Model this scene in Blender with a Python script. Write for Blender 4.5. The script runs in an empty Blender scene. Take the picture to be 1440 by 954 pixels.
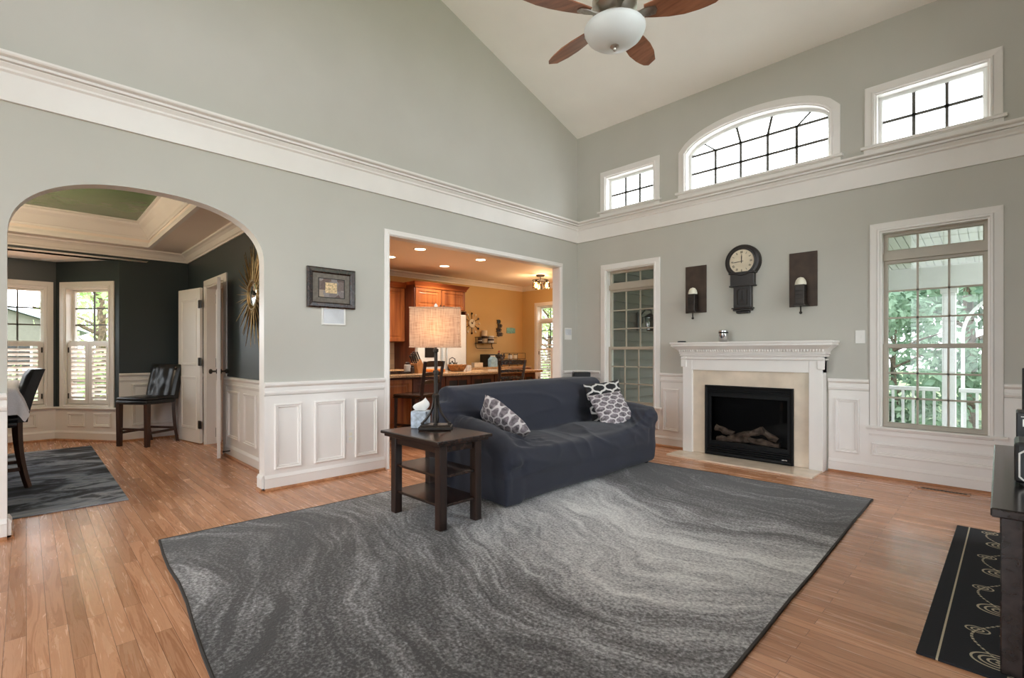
import bpy, bmesh, math, random
from mathutils import Vector, Matrix, noise
random.seed(7)
S = bpy.context.scene
COL = S.collection
PI = math.pi

# ------------------------------------------------------------------ camera, world, exposure
CAM = Vector((4.40, -5.652, 1.167))
YAW = 45.45
cam_data = bpy.data.cameras.new('camera')
cam_data.sensor_width = 36.0
cam_data.lens = 36.0 * 694.0 / 1440.0
cam_data.shift_y = 19.0 / 1440.0
cam_data.clip_start = 0.02
cam = bpy.data.objects.new('camera', cam_data)
COL.objects.link(cam)
cam.location = CAM
cam.rotation_euler = (PI / 2, 0, math.radians(YAW))
S.camera = cam

SKY = 5.0
EXPOSURE = 0.90
KW_SPOT, KW_JAR, W_CHAND, W_LAMP = 38.0, 12.5, 33.0, 2.7
world = bpy.data.worlds.new('overcast_sky')
S.world = world
world.use_nodes = True
wn = world.node_tree.nodes
bg = wn['Background']
tc = wn.new('ShaderNodeTexCoord'); sp = wn.new('ShaderNodeSeparateXYZ'); rmp = wn.new('ShaderNodeValToRGB')
world.node_tree.links.new(tc.outputs['Generated'], sp.inputs[0])
world.node_tree.links.new(sp.outputs['Z'], rmp.inputs[0])
rmp.color_ramp.elements[0].color = (0.87, 0.935, 1.0, 1)
rmp.color_ramp.elements[1].color = (0.90, 0.955, 1.0, 1)
world.node_tree.links.new(rmp.outputs[0], bg.inputs['Color'])
bg.inputs['Strength'].default_value = SKY
S.view_settings.view_transform = 'Standard'
S.view_settings.look = 'None'
S.view_settings.gamma = 1.0
S.view_settings.use_curve_mapping = False
S.view_settings.exposure = EXPOSURE
S.cycles.use_denoising = True
S.cycles.max_bounces = 10
S.cycles.diffuse_bounces = 6
S.cycles.glossy_bounces = 4
S.cycles.transmission_bounces = 6
S.cycles.transparent_max_bounces = 24
S.cycles.sample_clamp_indirect = 6.0
S.cycles.caustics_reflective = False
S.cycles.caustics_refractive = False


def portal(loc, target, sx, sy):
    """Marks a window opening through which skylight enters (a Cycles portal; gives no light of its own)."""
    l = bpy.data.lights.new('window_daylight', 'AREA')
    l.shape = 'RECTANGLE'; l.size = sx; l.size_y = sy
    l.cycles.is_portal = True
    o = bpy.data.objects.new('window_daylight', l)
    COL.objects.link(o)
    o.location = loc
    o.rotation_euler = (Vector(target) - Vector(loc)).to_track_quat('-Z', 'Z').to_euler()
    return o

# ------------------------------------------------------------------ materials


def lin(c):
    f = lambda v: (v / 255 / 12.92) if v / 255 <= 0.04045 else ((v / 255 + 0.055) / 1.055) ** 2.4
    return (f(c[0]), f(c[1]), f(c[2]), 1.0)


class NT:
    def __init__(self, name):
        self.m = bpy.data.materials.new(name); self.m.use_nodes = True
        self.t = self.m.node_tree; self.n = self.t.nodes; self.b = self.n['Principled BSDF']

    def new(self, kind, **kw):
        nd = self.n.new('ShaderNode' + kind)
        for k, v in kw.items():
            if k in nd.inputs:
                nd.inputs[k].default_value = v
            else:
                setattr(nd, k, v)
        return nd

    def link(self, a, b): self.t.links.new(a, b)

    def coords(self, scale=(1, 1, 1), rot=(0, 0, 0), out='Object'):
        tcn = self.new('TexCoord'); mp = self.new('Mapping')
        mp.inputs['Scale'].default_value = scale; mp.inputs['Rotation'].default_value = rot
        self.link(tcn.outputs[out], mp.inputs['Vector'])
        return mp.outputs[0]

    def ramp(self, fac, stops):
        r = self.new('ValToRGB'); e = r.color_ramp.elements
        while len(e) < len(stops): e.new(0.5)
        for i, (p, c) in enumerate(stops):
            e[i].position = p; e[i].color = lin(c)
        self.link(fac, r.inputs[0])
        return r.outputs[0]

    def math(self, op, a, b=None):
        m = self.new('Math', operation=op)
        for i, v in enumerate((a, b)):
            if v is None: continue
            if isinstance(v, (int, float)): m.inputs[i].default_value = v
            else: self.link(v, m.inputs[i])
        return m.outputs[0]

    def mix(self, fac, a, b, blend='MIX'):
        m = self.new('MixRGB', blend_type=blend)
        for i, v in enumerate((fac, a, b)):
            if isinstance(v, (int, float)): m.inputs[i].default_value = v
            elif isinstance(v, tuple): m.inputs[i].default_value = lin(v)
            else: self.link(v, m.inputs[i])
        return m.outputs[0]

    def bump(self, h, strength=0.2, dist=0.01):
        bp = self.new('Bump'); bp.inputs['Strength'].default_value = strength; bp.inputs['Distance'].default_value = dist
        self.link(h, bp.inputs['Height']); self.link(bp.outputs[0], self.b.inputs['Normal'])


def paint(name, c, rough=0.5, var=0.04, scale=6.0, bump=0.03, metal=0.0, spec=0.5):
    k = NT(name)
    nz = k.new('TexNoise', Scale=scale, Detail=4.0)
    k.link(k.coords(), nz.inputs['Vector'])
    lo = tuple(max(0, v * (1 - var)) for v in c); hi = tuple(min(255, v * (1 + var)) for v in c)
    k.link(k.ramp(nz.outputs['Fac'], [(0.3, lo), (0.7, hi)]), k.b.inputs['Base Color'])
    k.b.inputs['Roughness'].default_value = rough
    k.b.inputs['Metallic'].default_value = metal
    k.b.inputs['Specular IOR Level'].default_value = spec
    if bump:
        n2 = k.new('TexNoise', Scale=scale * 30, Detail=2.0)
        k.link(k.coords(), n2.inputs['Vector'])
        k.bump(n2.outputs['Fac'], bump, 0.004)
    return k.m


def wood(name, dark, light, axis='z', scale=1.0, rough=0.35, contrast=(0.35, 0.65)):
    k = NT(name)
    s = {'x': (1.2, 22, 22), 'y': (22, 1.2, 22), 'z': (22, 22, 1.2)}[axis]
    nz = k.new('TexNoise', Scale=scale, Detail=5.0, Distortion=0.6)
    k.link(k.coords(tuple(v * scale for v in s)), nz.inputs['Vector'])
    k.link(k.ramp(nz.outputs['Fac'], [(contrast[0], dark), (contrast[1], light)]), k.b.inputs['Base Color'])
    k.b.inputs['Roughness'].default_value = rough
    k.bump(nz.outputs['Fac'], 0.08, 0.003)
    return k.m


def fabric(name, c, scale=260, var=0.12, rough=0.9, sheen=0.2, bump=0.25):
    k = NT(name)
    w = k.new('TexNoise', Scale=scale, Detail=2.0); k.link(k.coords(), w.inputs['Vector'])
    big = k.new('TexNoise', Scale=3.0, Detail=3.0); k.link(k.coords(), big.inputs['Vector'])
    s = k.math('ADD', k.math('MULTIPLY', w.outputs['Fac'], 0.6), k.math('MULTIPLY', big.outputs['Fac'], 0.4))
    k.link(k.ramp(s, [(0.35, tuple(v * (1 - var) for v in c)), (0.65, tuple(min(255, v * (1 + var)) for v in c))]), k.b.inputs['Base Color'])
    k.b.inputs['Roughness'].default_value = rough
    k.b.inputs['Sheen Weight'].default_value = sheen
    k.bump(w.outputs['Fac'], bump, 0.002)
    return k.m


def emit(name, c, strength):
    k = NT(name)
    k.b.inputs['Base Color'].default_value = lin(c)
    k.b.inputs['Emission Color'].default_value = lin(c)
    nz = k.new('TexNoise', Scale=30.0)
    k.link(k.ramp(nz.outputs['Fac'], [(0, c), (1, c)]), k.b.inputs['Emission Color'])
    k.b.inputs['Emission Strength'].default_value = strength
    return k.m


def glass_mat(name, tint=(250, 253, 252), rough=0.0, fres=1.45):
    k = NT(name)
    tr = k.new('BsdfTransparent'); gl = k.new('BsdfGlossy'); fr = k.new('Fresnel'); mx = k.new('MixShader')
    nz = k.new('TexNoise', Scale=2.0)
    k.link(k.ramp(nz.outputs['Fac'], [(0, tint), (1, tint)]), tr.inputs['Color'])
    gl.inputs['Roughness'].default_value = rough
    fr.inputs['IOR'].default_value = fres
    k.link(fr.outputs[0], mx.inputs[0]); k.link(tr.outputs[0], mx.inputs[1]); k.link(gl.outputs[0], mx.inputs[2])
    out = [x for x in k.n if x.type == 'OUTPUT_MATERIAL'][0]
    k.link(mx.outputs[0], out.inputs['Surface'])
    return k.m


def floor_mat():
    k = NT('oak_strip_floor')
    v = k.coords()
    br = k.new('TexBrick', offset=0.37, offset_frequency=2, squash=1.0)
    br.inputs['Scale'].default_value = 1.0
    br.inputs['Brick Width'].default_value = 0.95
    br.inputs['Row Height'].default_value = 0.0635
    br.inputs['Mortar Size'].default_value = 0.0011
    br.inputs['Mortar Smooth'].default_value = 0.3
    br.inputs['Bias'].default_value = 0.0
    br.inputs['Color1'].default_value = (0, 0, 0, 1); br.inputs['Color2'].default_value = (1, 1, 1, 1)
    br.inputs['Mortar'].default_value = (0.5, 0.5, 0.5, 1)
    k.link(v, br.inputs['Vector'])
    rnd = br.outputs['Color']
    # grain, shifted from board to board
    sep = k.new('SeparateXYZ'); k.link(v, sep.inputs[0])
    rowy = k.math('FLOOR', k.math('DIVIDE', sep.outputs['Y'], 0.0635))
    cmb = k.new('CombineXYZ')
    k.link(k.math('ADD', k.math('MULTIPLY', sep.outputs['X'], 1.1), k.math('MULTIPLY', rowy, 7.31)), cmb.inputs[0])
    k.link(k.math('MULTIPLY', sep.outputs['Y'], 16.0), cmb.inputs[1])
    k.link(k.math('MULTIPLY', rnd, 9.0), cmb.inputs[2])
    gr = k.new('TexNoise', Scale=1.6, Detail=6.0, Roughness=0.6, Distortion=1.2)
    k.link(cmb.outputs[0], gr.inputs['Vector'])
    ring = k.math('SINE', k.math('MULTIPLY', gr.outputs['Fac'], 42.0))
    g = k.math('ADD', k.math('MULTIPLY', gr.outputs['Fac'], 0.8), k.math('MULTIPLY', ring, 0.06))
    base = k.ramp(g, [(0.20, (186, 130, 96)), (0.42, (218, 165, 130)), (0.72, (230, 184, 148))])
    tone = k.ramp(rnd, [(0.0, (218, 208, 199)), (0.5, (238, 232, 226)), (1.0, (255, 250, 245))])
    c = k.mix(1.0, base, tone, 'MULTIPLY')
    c = k.mix(k.math('MULTIPLY', br.outputs['Fac'], 0.75), c, (74, 44, 28))
    k.link(c, k.b.inputs['Base Color'])
    wv = k.new('TexNoise', Scale=1.0, Detail=1.0)
    k.link(k.coords((5.0, 15.75, 1)), wv.inputs['Vector'])
    k.link(k.math('ADD', 0.19, k.math('MULTIPLY', gr.outputs['Fac'], 0.14)), k.b.inputs['Roughness'])
    # slightly cupped boards: low in the middle of each strip
    fr = k.math('FRACT', k.math('DIVIDE', sep.outputs['Y'], 0.0635))
    cup = k.math('ABSOLUTE', k.math('SUBTRACT', fr, 0.5))
    h = k.math('ADD', k.math('MULTIPLY', cup, 0.5), k.math('MULTIPLY', wv.outputs['Fac'], 0.9))
    h = k.math('SUBTRACT', h, k.math('MULTIPLY', br.outputs['Fac'], 0.7))
    k.bump(h, 0.10, 0.004)
    return k.m


def rug_mat():
    k = NT('swirl_rug_pile')
    v = k.coords()
    sep = k.new('SeparateXYZ'); k.link(v, sep.inputs[0])
    X, Y = sep.outputs['X'], sep.outputs['Y']
    lowc = k.new('TexNoise', Scale=0.7, Detail=3.0); k.link(v, lowc.inputs['Vector'])
    wave = k.math('MULTIPLY', k.math('COSINE', k.math('MULTIPLY', k.math('SUBTRACT', X, 1.35), 2.0)), 0.30)
    t = k.math('ADD', k.math('SUBTRACT', Y, wave), k.math('MULTIPLY', k.math('SUBTRACT', lowc.outputs['Fac'], 0.5), 1.3))
    c1 = k.new('CombineXYZ'); k.link(k.math('MULTIPLY', X, 0.8), c1.inputs[0]); k.link(k.math('MULTIPLY', t, 3.4), c1.inputs[1])
    st = k.new('TexNoise', Scale=1.0, Detail=4.0, Roughness=0.55, Distortion=0.9); k.link(c1.outputs[0], st.inputs['Vector'])
    c2 = k.new('CombineXYZ'); k.link(k.math('MULTIPLY', X, 1.6), c2.inputs[0]); k.link(k.math('MULTIPLY', t, 17.0), c2.inputs[1])
    fs = k.new('TexNoise', Scale=1.0, Detail=4.0, Roughness=0.7); k.link(c2.outputs[0], fs.inputs['Vector'])
    pile = k.new('TexNoise', Scale=70.0, Detail=2.0, Roughness=0.7); k.link(v, pile.inputs['Vector'])
    band = k.ramp(k.math('DIVIDE', k.math('ADD', t, 5.2), 4.4),
                  [(0.0, (96, 96, 96)), (0.12, (92, 92, 92)), (0.24, (120, 120, 120)), (0.36, (128, 128, 128)), (0.47, (182, 182, 182)),
                   (0.62, (200, 200, 200)), (0.71, (156, 156, 156)), (0.80, (78, 78, 78)), (0.88, (44, 44, 44)), (1.0, (30, 30, 30))])
    bw = k.new('RGBToBW'); k.link(band, bw.inputs[0])
    s = k.math('ADD', k.math('MULTIPLY', bw.outputs[0], 1.15), k.math('MULTIPLY', k.math('SUBTRACT', st.outputs['Fac'], 0.5), 0.8))
    s = k.math('ADD', s, k.math('MULTIPLY', k.math('SUBTRACT', fs.outputs['Fac'], 0.5), 0.65))
    c3 = k.new('CombineXYZ'); k.link(k.math('MULTIPLY', X, 0.6), c3.inputs[0]); k.link(k.math('MULTIPLY', t, 2.6), c3.inputs[1])
    rd = k.new('TexNoise', Scale=1.0, Detail=1.5, Distortion=0.5); k.link(c3.outputs[0], rd.inputs['Vector'])
    rg = k.math('POWER', k.math('SUBTRACT', 1.0, k.math('MULTIPLY', k.math('ABSOLUTE', k.math('SUBTRACT', rd.outputs['Fac'], 0.5)), 2.0)), 7.0)
    s = k.math('ADD', s, k.math('MULTIPLY', k.math('MULTIPLY', rg, k.math('ADD', fs.outputs['Fac'], -0.15)), 0.42))
    s = k.math('ADD', s, -0.10)
    s = k.math('ADD', s, k.math('MULTIPLY', k.math('SUBTRACT', pile.outputs['Fac'], 0.5), 1.1))
    col = k.ramp(s, [(0.0, (64, 62, 62)), (0.25, (114, 112, 113)), (0.5, (170, 169, 171)), (0.85, (224, 224, 222))])
    k.link(col, k.b.inputs['Base Color'])
    k.b.inputs['Roughness'].default_value = 0.95
    k.b.inputs['Sheen Weight'].default_value = 0.15
    k.bump(pile.outputs['Fac'], 0.55, 0.006)
    return k.m


def dining_rug_mat():
    k = NT('dark_streaked_rug_pile')
    nz = k.new('TexNoise', Scale=1.0, Detail=7.0, Roughness=0.65, Distortion=0.9)
    k.link(k.coords((3.2, 1.3, 1.0), (0, 0, 0.35)), nz.inputs['Vector'])
    k.link(k.ramp(nz.outputs['Fac'], [(0.38, (24, 25, 30)), (0.47, (62, 65, 74)), (0.53, (126, 132, 144)), (0.60, (156, 160, 168)), (0.66, (70, 74, 82))]), k.b.inputs['Base Color'])
    k.b.inputs['Roughness'].default_value = 0.95
    p = k.new('TexNoise', Scale=120.0); k.link(k.coords(), p.inputs['Vector'])
    k.bump(p.outputs['Fac'], 0.4, 0.004)
    return k.m


def lattice_mat(name, ground, line, cell, rot=PI / 4, width=0.10, soft=0.0):
    """Trellis print: pale ogee outlines on a mottled ground."""
    k = NT(name)
    v = k.coords(out='UV', rot=(0, 0, rot), scale=(1 / cell, 1 / cell, 1))
    sep = k.new('SeparateXYZ'); k.link(v, sep.inputs[0])
    X, Y = sep.outputs['X'], sep.outputs['Y']
    x2 = k.math('ADD', X, k.math('MULTIPLY', k.math('SINE', k.math('MULTIPLY', Y, 2 * PI)), 0.10))
    y2 = k.math('ADD', Y, k.math('MULTIPLY', k.math('SINE', k.math('MULTIPLY', X, 2 * PI)), 0.10))
    dx = k.math('ABSOLUTE', k.math('SUBTRACT', k.math('FRACT', x2), 0.5))
    dy = k.math('ABSOLUTE', k.math('SUBTRACT', k.math('FRACT', y2), 0.5))
    m = k.math('MAXIMUM', dx, dy)
    f = k.math('GREATER_THAN', m, 0.5 - width)
    nz = k.new('TexNoise', Scale=26.0, Detail=3.0); k.link(k.coords(), nz.inputs['Vector'])
    g = k.ramp(nz.outputs['Fac'], [(0.35, tuple(c * 0.75 for c in ground)), (0.65, tuple(min(255, c * 1.3 + 6) for c in ground))])
    k.link(k.mix(f, g, line), k.b.inputs['Base Color'])
    k.b.inputs['Roughness'].default_value = 0.9
    k.bump(nz.outputs['Fac'], 0.1, 0.003)
    return k.m


def ornament_rug_mat():
    """Black runner with cream spirals, dotted arcs and a cream border line."""
    k = NT('black_runner_pile')
    v = k.coords()
    sep = k.new('SeparateXYZ'); k.link(v, sep.inputs[0])
    X, Y = sep.outputs['X'], sep.outputs['Y']
    wob = k.new('TexNoise', Scale=7.0, Detail=1.0); k.link(v, wob.inputs['Vector'])

    def rosettes(cx, per, shift, rad, pitch):
        yl = k.math('MULTIPLY', k.math('SUBTRACT', k.math('FRACT', k.math('ADD', k.math('DIVIDE', Y, per), shift)), 0.5), per)
        xl = k.math('SUBTRACT', X, cx)
        d = k.math('SQRT', k.math('ADD', k.math('MULTIPLY', xl, xl), k.math('MULTIPLY', k.math('MULTIPLY', yl, yl), 1.7)))
        r = k.math('SINE', k.math('ADD', k.math('MULTIPLY', d, 2 * PI / pitch), k.math('MULTIPLY', wob.outputs['Fac'], 2.2)))
        return k.math('MULTIPLY', k.math('GREATER_THAN', r, 0.45), k.math('LESS_THAN', d, rad))

    def scroll(x0, amp, freq, dash):
        d = k.math('ABSOLUTE', k.math('SUBTRACT', X, k.math('ADD', k.math('MULTIPLY', k.math('SINE', k.math('MULTIPLY', Y, freq)), amp), x0)))
        return k.math('MULTIPLY', k.math('LESS_THAN', d, 0.0045), k.math('GREATER_THAN', k.math('FRACT', k.math('MULTIPLY', Y, dash)), 0.35))
    orn = rosettes(.225, .52, .10, .085, .024)
    for q in (rosettes(.40, .52, .60, .095, .027), rosettes(.16, .52, .62, .045, .018), scroll(.20, .055, 12.1, 46.0), scroll(.33, .05, 12.1, 40.0), scroll(.50, .06, 12.1, 46.0), scroll(.26, .03, 24.2, 60.0)):
        orn = k.math('MAXIMUM', orn, q)
    # border line 0.085 m in from the long edge and the ends
    bx = k.math('LESS_THAN', k.math('ABSOLUTE', k.math('SUBTRACT', sep.outputs['X'], 0.062)), 0.0035)
    inner = k.math('GREATER_THAN', sep.outputs['X'], 0.115)
    f = k.math('MAXIMUM', bx, k.math('MULTIPLY', inner, orn))
    k.link(k.mix(f, (30, 31, 36), (196, 184, 158)), k.b.inputs['Base Color'])
    k.b.inputs['Roughness'].default_value = 0.95
    p = k.new('TexNoise', Scale=140.0); k.link(v, p.inputs['Vector'])
    k.bump(p.outputs['Fac'], 0.35, 0.003)
    return k.m


def tile_mat(name, c, w, h, mortar):
    k = NT(name)
    br = k.new('TexBrick', offset=0.5)
    br.inputs['Scale'].default_value = 1.0; br.inputs['Brick Width'].default_value = w; br.inputs['Row Height'].default_value = h
    br.inputs['Mortar Size'].default_value = 0.003
    br.inputs['Color1'].default_value = lin(c); br.inputs['Color2'].default_value = lin(tuple(v * 0.9 for v in c)); br.inputs['Mortar'].default_value = lin(mortar)
    k.link(k.coords(rot=(PI / 2, 0, PI / 2)), br.inputs['Vector'])
    k.link(br.outputs['Color'], k.b.inputs['Base Color'])
    k.b.inputs['Roughness'].default_value = 0.4
    return k.m


def shade_mat():
    k = NT('linen_lamp_shade')
    a = k.new('TexNoise', Scale=1.0, Detail=3.0); k.link(k.coords((14, 14, 240)), a.inputs['Vector'])
    b = k.new('TexNoise', Scale=1.0, Detail=3.0); k.link(k.coords((190, 190, 10)), b.inputs['Vector'])
    s = k.math('MULTIPLY', k.math('ADD', a.outputs['Fac'], b.outputs['Fac']), 0.5)
    c = k.ramp(s, [(0.38, (206, 172, 144)), (0.5, (232, 204, 176)), (0.62, (242, 222, 198))])
    k.link(c, k.b.inputs['Base Color'])
    k.b.inputs['Roughness'].default_value = 0.9
    tl = k.new('BsdfTranslucent'); k.link(c, tl.inputs['Color'])
    mx = k.new('MixShader'); mx.inputs[0].default_value = 0.55
    out = [x for x in k.n if x.type == 'OUTPUT_MATERIAL'][0]
    k.link(k.b.outputs[0], mx.inputs[1]); k.link(tl.outputs[0], mx.inputs[2]); k.link(mx.outputs[0], out.inputs['Surface'])
    return k.m


def leaf_mat(name, dark, light):
    k = NT(name)
    nz = k.new('TexNoise', Scale=1.3, Detail=4.0); k.link(k.coords(), nz.inputs['Vector'])
    c = k.ramp(nz.outputs['Fac'], [(0.3, dark), (0.7, light)])
    k.link(c, k.b.inputs['Base Color']); k.b.inputs['Roughness'].default_value = 0.6
    tl = k.new('BsdfTranslucent'); k.link(c, tl.inputs['Color'])
    mx = k.new('MixShader'); mx.inputs[0].default_value = 0.4
    out = [x for x in k.n if x.type == 'OUTPUT_MATERIAL'][0]
    k.link(k.b.outputs[0], mx.inputs[1]); k.link(tl.outputs[0], mx.inputs[2]); k.link(mx.outputs[0], out.inputs['Surface'])
    return k.m


M = dict(
    wall=paint('grey_wall_paint', (191, 188, 179), 0.55, 0.012, 2.0, 0.02),
    ceil=paint('off_white_ceiling_paint', (246, 242, 235), 0.8, 0.01, 2.0, 0.02),
    trim=paint('white_trim_paint', (233, 228, 223), 0.32, 0.012, 3.0, 0.0),
    blue=paint('dark_teal_wall_paint', (44, 54, 56), 0.42, 0.04, 2.0, 0.02),
    green=paint('green_ceiling_paint', (92, 122, 78), 0.22, 0.04, 2.0, 0.02),
    tanc=paint('beige_ceiling_paint', (238, 226, 216), 0.7, 0.01, 2.0, 0.02),
    yellow=paint('mustard_wall_paint', (208, 176, 122), 0.5, 0.015, 2.0, 0.02),
    kceil=paint('kitchen_ceiling_paint', (236, 220, 204), 0.7, 0.01, 2.0, 0.02),
    floor=floor_mat(), rug=rug_mat(), drug=dining_rug_mat(), runner=ornament_rug_mat(),
    shoe=wood('oak_shoe_moulding', (150, 96, 60), (190, 134, 92), 'x'),
    glass=glass_mat('window_glass', (244, 244, 243)),
    sash=paint('almond_window_sash', (176, 166, 150), 0.4, 0.02, 4.0, 0.0),
    wsash=paint('white_window_sash', (226, 226, 222), 0.4, 0.02, 4.0, 0.0),
    grille=paint('grey_window_grille', (84, 80, 74), 0.5, 0.02, 4.0, 0.0),
    sofa=fabric('charcoal_navy_slipcover', (38, 41, 54), 320, 0.12, 0.85, 0.15, 0.2),
    espresso=wood('espresso_wood', (28, 18, 15), (54, 35, 27), 'x', rough=0.26),
    espressoz=wood('espresso_wood_upright', (28, 18, 15), (54, 35, 27), 'z', rough=0.3),
    black=paint('black_satin_finish', (22, 22, 24), 0.35, 0.1, 10.0, 0.02),
    blackw=wood('black_brown_wood', (30, 26, 26), (46, 39, 38), 'y', rough=0.17),
    iron=paint('dark_bronze_metal', (52, 46, 42), 0.42, 0.15, 20.0, 0.05, metal=0.6),
    ironp=paint('brown_patina_metal', (66, 52, 43), 0.55, 0.18, 9.0, 0.05, metal=0.3),
    nickel=paint('brushed_nickel', (178, 172, 162), 0.28, 0.05, 30.0, 0.02, metal=1.0),
    chrome=paint('polished_chrome', (210, 210, 212), 0.12, 0.02, 30.0, 0.0, metal=1.0),
    clockw=paint('black_clock_wood', (34, 27, 25), 0.38, 0.12, 14.0, 0.04),
    dial=paint('aged_clock_dial', (214, 200, 176), 0.6, 0.05, 8.0, 0.0),
    ink=paint('black_ink', (24, 22, 20), 0.6, 0.05, 8.0, 0.0),
    cream=paint('cream_wax', (232, 226, 208), 0.5, 0.03, 12.0, 0.0),
    opal=paint('frosted_opal_glass', (226, 230, 228), 0.35, 0.015, 5.0, 0.0),
    blade=wood('walnut_fan_blade', (132, 86, 62), (170, 114, 84), 'x', rough=0.3),
    marble=paint('beige_marble', (222, 206, 186), 0.14, 0.05, 5.0, 0.0),
    firebox=paint('black_firebox_metal', (12, 12, 13), 0.5, 0.1, 14.0, 0.02, spec=0.2),
    log=paint('charred_ceramic_log', (150, 132, 118), 0.9, 0.35, 18.0, 0.4),
    fireglass=glass_mat('smoked_fire_glass', (176, 174, 172), 0.02, 1.35),
    shade=shade_mat(),
    tissuebox=paint('pale_blue_tissue_box', (178, 188, 200), 0.6, 0.16, 34.0, 0.0),
    tissue=paint('white_tissue', (240, 240, 238), 0.8, 0.02, 6.0, 0.0),
    leather=paint('black_leather', (20, 21, 24), 0.3, 0.15, 24.0, 0.06),
    walnut=wood('dark_walnut_leg', (44, 27, 20), (78, 50, 38), 'z', rough=0.35),
    cherry=wood('cherry_cabinet', (124, 64, 32), (176, 106, 58), 'z', 0.7, rough=0.32),
    cherryx=wood('cherry_cabinet_rail', (110, 50, 22), (164, 88, 42), 'y', 0.7, rough=0.32),
    cherryd=wood('dark_cherry_panel', (70, 33, 20), (104, 54, 32), 'z', 0.7, rough=0.36),
    granite=paint('tan_granite', (176, 142, 106), 0.18, 0.3, 60.0, 0.0),
    tile=tile_mat('tan_backsplash_tile', (190, 158, 122), 0.1, 0.1, (160, 136, 108)),
    fridge=paint('white_fridge_enamel', (222, 220, 214), 0.3, 0.02, 6.0, 0.0),
    brass=paint('aged_gold_rays', (150, 124, 84), 0.38, 0.2, 26.0, 0.03, metal=0.75),
    mirror=paint('mirror_silvering', (230, 232, 232), 0.03, 0.0, 3.0, 0.0, metal=1.0),
    cloth=fabric('pale_grey_tablecloth', (206, 202, 204), 200, 0.05, 0.9, 0.1, 0.1),
    wicker=paint('brown_wicker', (142, 96, 52), 0.7, 0.35, 50.0, 0.5),
    knifew=paint('light_knife_block', (176, 122, 74), 0.5, 0.12, 12.0, 0.0),
    bluebox=paint('light_blue_carton', (150, 186, 206), 0.6, 0.08, 20.0, 0.0),
    teal=paint('turquoise_sign', (126, 182, 176), 0.6, 0.12, 26.0, 0.0),
    paper=paint('cream_paper', (228, 216, 192), 0.8, 0.04, 20.0, 0.0),
    siding=paint('grey_lap_siding', (98, 95, 84), 0.6, 0.04, 6.0, 0.0),
    porchw=paint('white_porch_paint', (240, 242, 240), 0.5, 0.02, 4.0, 0.0),
    deck=wood('grey_deck_board', (120, 116, 108), (150, 146, 138), 'x', 0.5, rough=0.7),
    roof=paint('grey_roof_shingle', (150, 156, 164), 0.9, 0.12, 14.0, 0.3),
    grass=paint('lawn_grass', (112, 128, 88), 0.95, 0.2, 9.0, 0.4),
    bounce_slab=paint('pale_bounce_slab', (218, 215, 208), 0.85, 0.06, 3.0, 0.1),
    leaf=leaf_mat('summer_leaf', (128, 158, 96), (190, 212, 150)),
    leafd=leaf_mat('teal_green_leaf', (96, 128, 106), (156, 182, 152)),  # bluer, darker green than the summer leaves
    bark=paint('tree_bark', (92, 78, 64), 0.9, 0.3, 18.0, 0.4),
    fruit=paint('orange_fruit', (206, 120, 44), 0.5, 0.1, 30.0, 0.1),
    red=paint('dark_red_fruit', (150, 48, 34), 0.4, 0.15, 30.0, 0.1),
    warmlamp=emit('recessed_lamp_glow', (255, 226, 190), 9.0),
    bulb=emit('filament_bulb_glow', (255, 190, 96), 14.0),
    clear=glass_mat('clear_jar_glass', (246, 240, 226), 0.02, 1.3),
    pil_dark=lattice_mat('black_trellis_print', (30, 29, 31), (206, 202, 198), 0.105),
    pil_grey=lattice_mat('grey_trellis_print', (112, 104, 108), (204, 198, 198), 0.075),
    white_plastic=paint('white_plastic', (232, 230, 226), 0.4, 0.01, 6.0, 0.0),
    speaker=fabric('speaker_mesh', (206, 208, 212), 500, 0.15, 0.8, 0.0, 0.2),
    grey_mat=paint('silver_picture_mat', (112, 104, 94), 0.6, 0.12, 40.0, 0.05),
)


def art_mat():
    k = NT('abstract_block_print')
    vo = k.new('TexVoronoi', Scale=13.0, distance='CHEBYCHEV', Randomness=0.8); k.link(k.coords(), vo.inputs['Vector'])
    sc_ = k.new('SeparateColor'); k.link(vo.outputs['Color'], sc_.inputs[0])
    nz = k.new('TexNoise', Scale=70.0, Detail=3.0); k.link(k.coords(), nz.inputs['Vector'])
    s = k.math('ADD', k.math('MULTIPLY', sc_.outputs[0], 0.75), k.math('MULTIPLY', nz.outputs['Fac'], 0.3))
    k.link(k.ramp(s, [(0.1, (58, 44, 42)), (0.4, (110, 90, 82)), (0.65, (134, 128, 128)), (0.95, (176, 152, 122))]), k.b.inputs['Base Color'])
    return k.m


def screen_mat():  # grey veil added to dim and haze the view outdoors
    k = NT('haze_dimming_screen')
    tr = k.new('BsdfTransparent'); df = k.new('BsdfDiffuse'); mx = k.new('MixShader')
    nz = k.new('TexNoise', Scale=300.0); k.link(k.coords(), nz.inputs['Vector'])
    k.link(k.ramp(nz.outputs['Fac'], [(0.3, (88, 92, 92)), (0.7, (104, 108, 108))]), df.inputs['Color'])
    mx.inputs[0].default_value = 0.40
    out = [x for x in k.n if x.type == 'OUTPUT_MATERIAL'][0]
    k.link(tr.outputs[0], mx.inputs[1]); k.link(df.outputs[0], mx.inputs[2]); k.link(mx.outputs[0], out.inputs['Surface'])
    return k.m


M['screen'] = screen_mat()
M['art'] = art_mat()
M['artsq'] = paint('pale_gold_square', (202, 176, 136), 0.6, 0.25, 60.0, 0.0)

# ------------------------------------------------------------------ mesh building helpers


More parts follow.
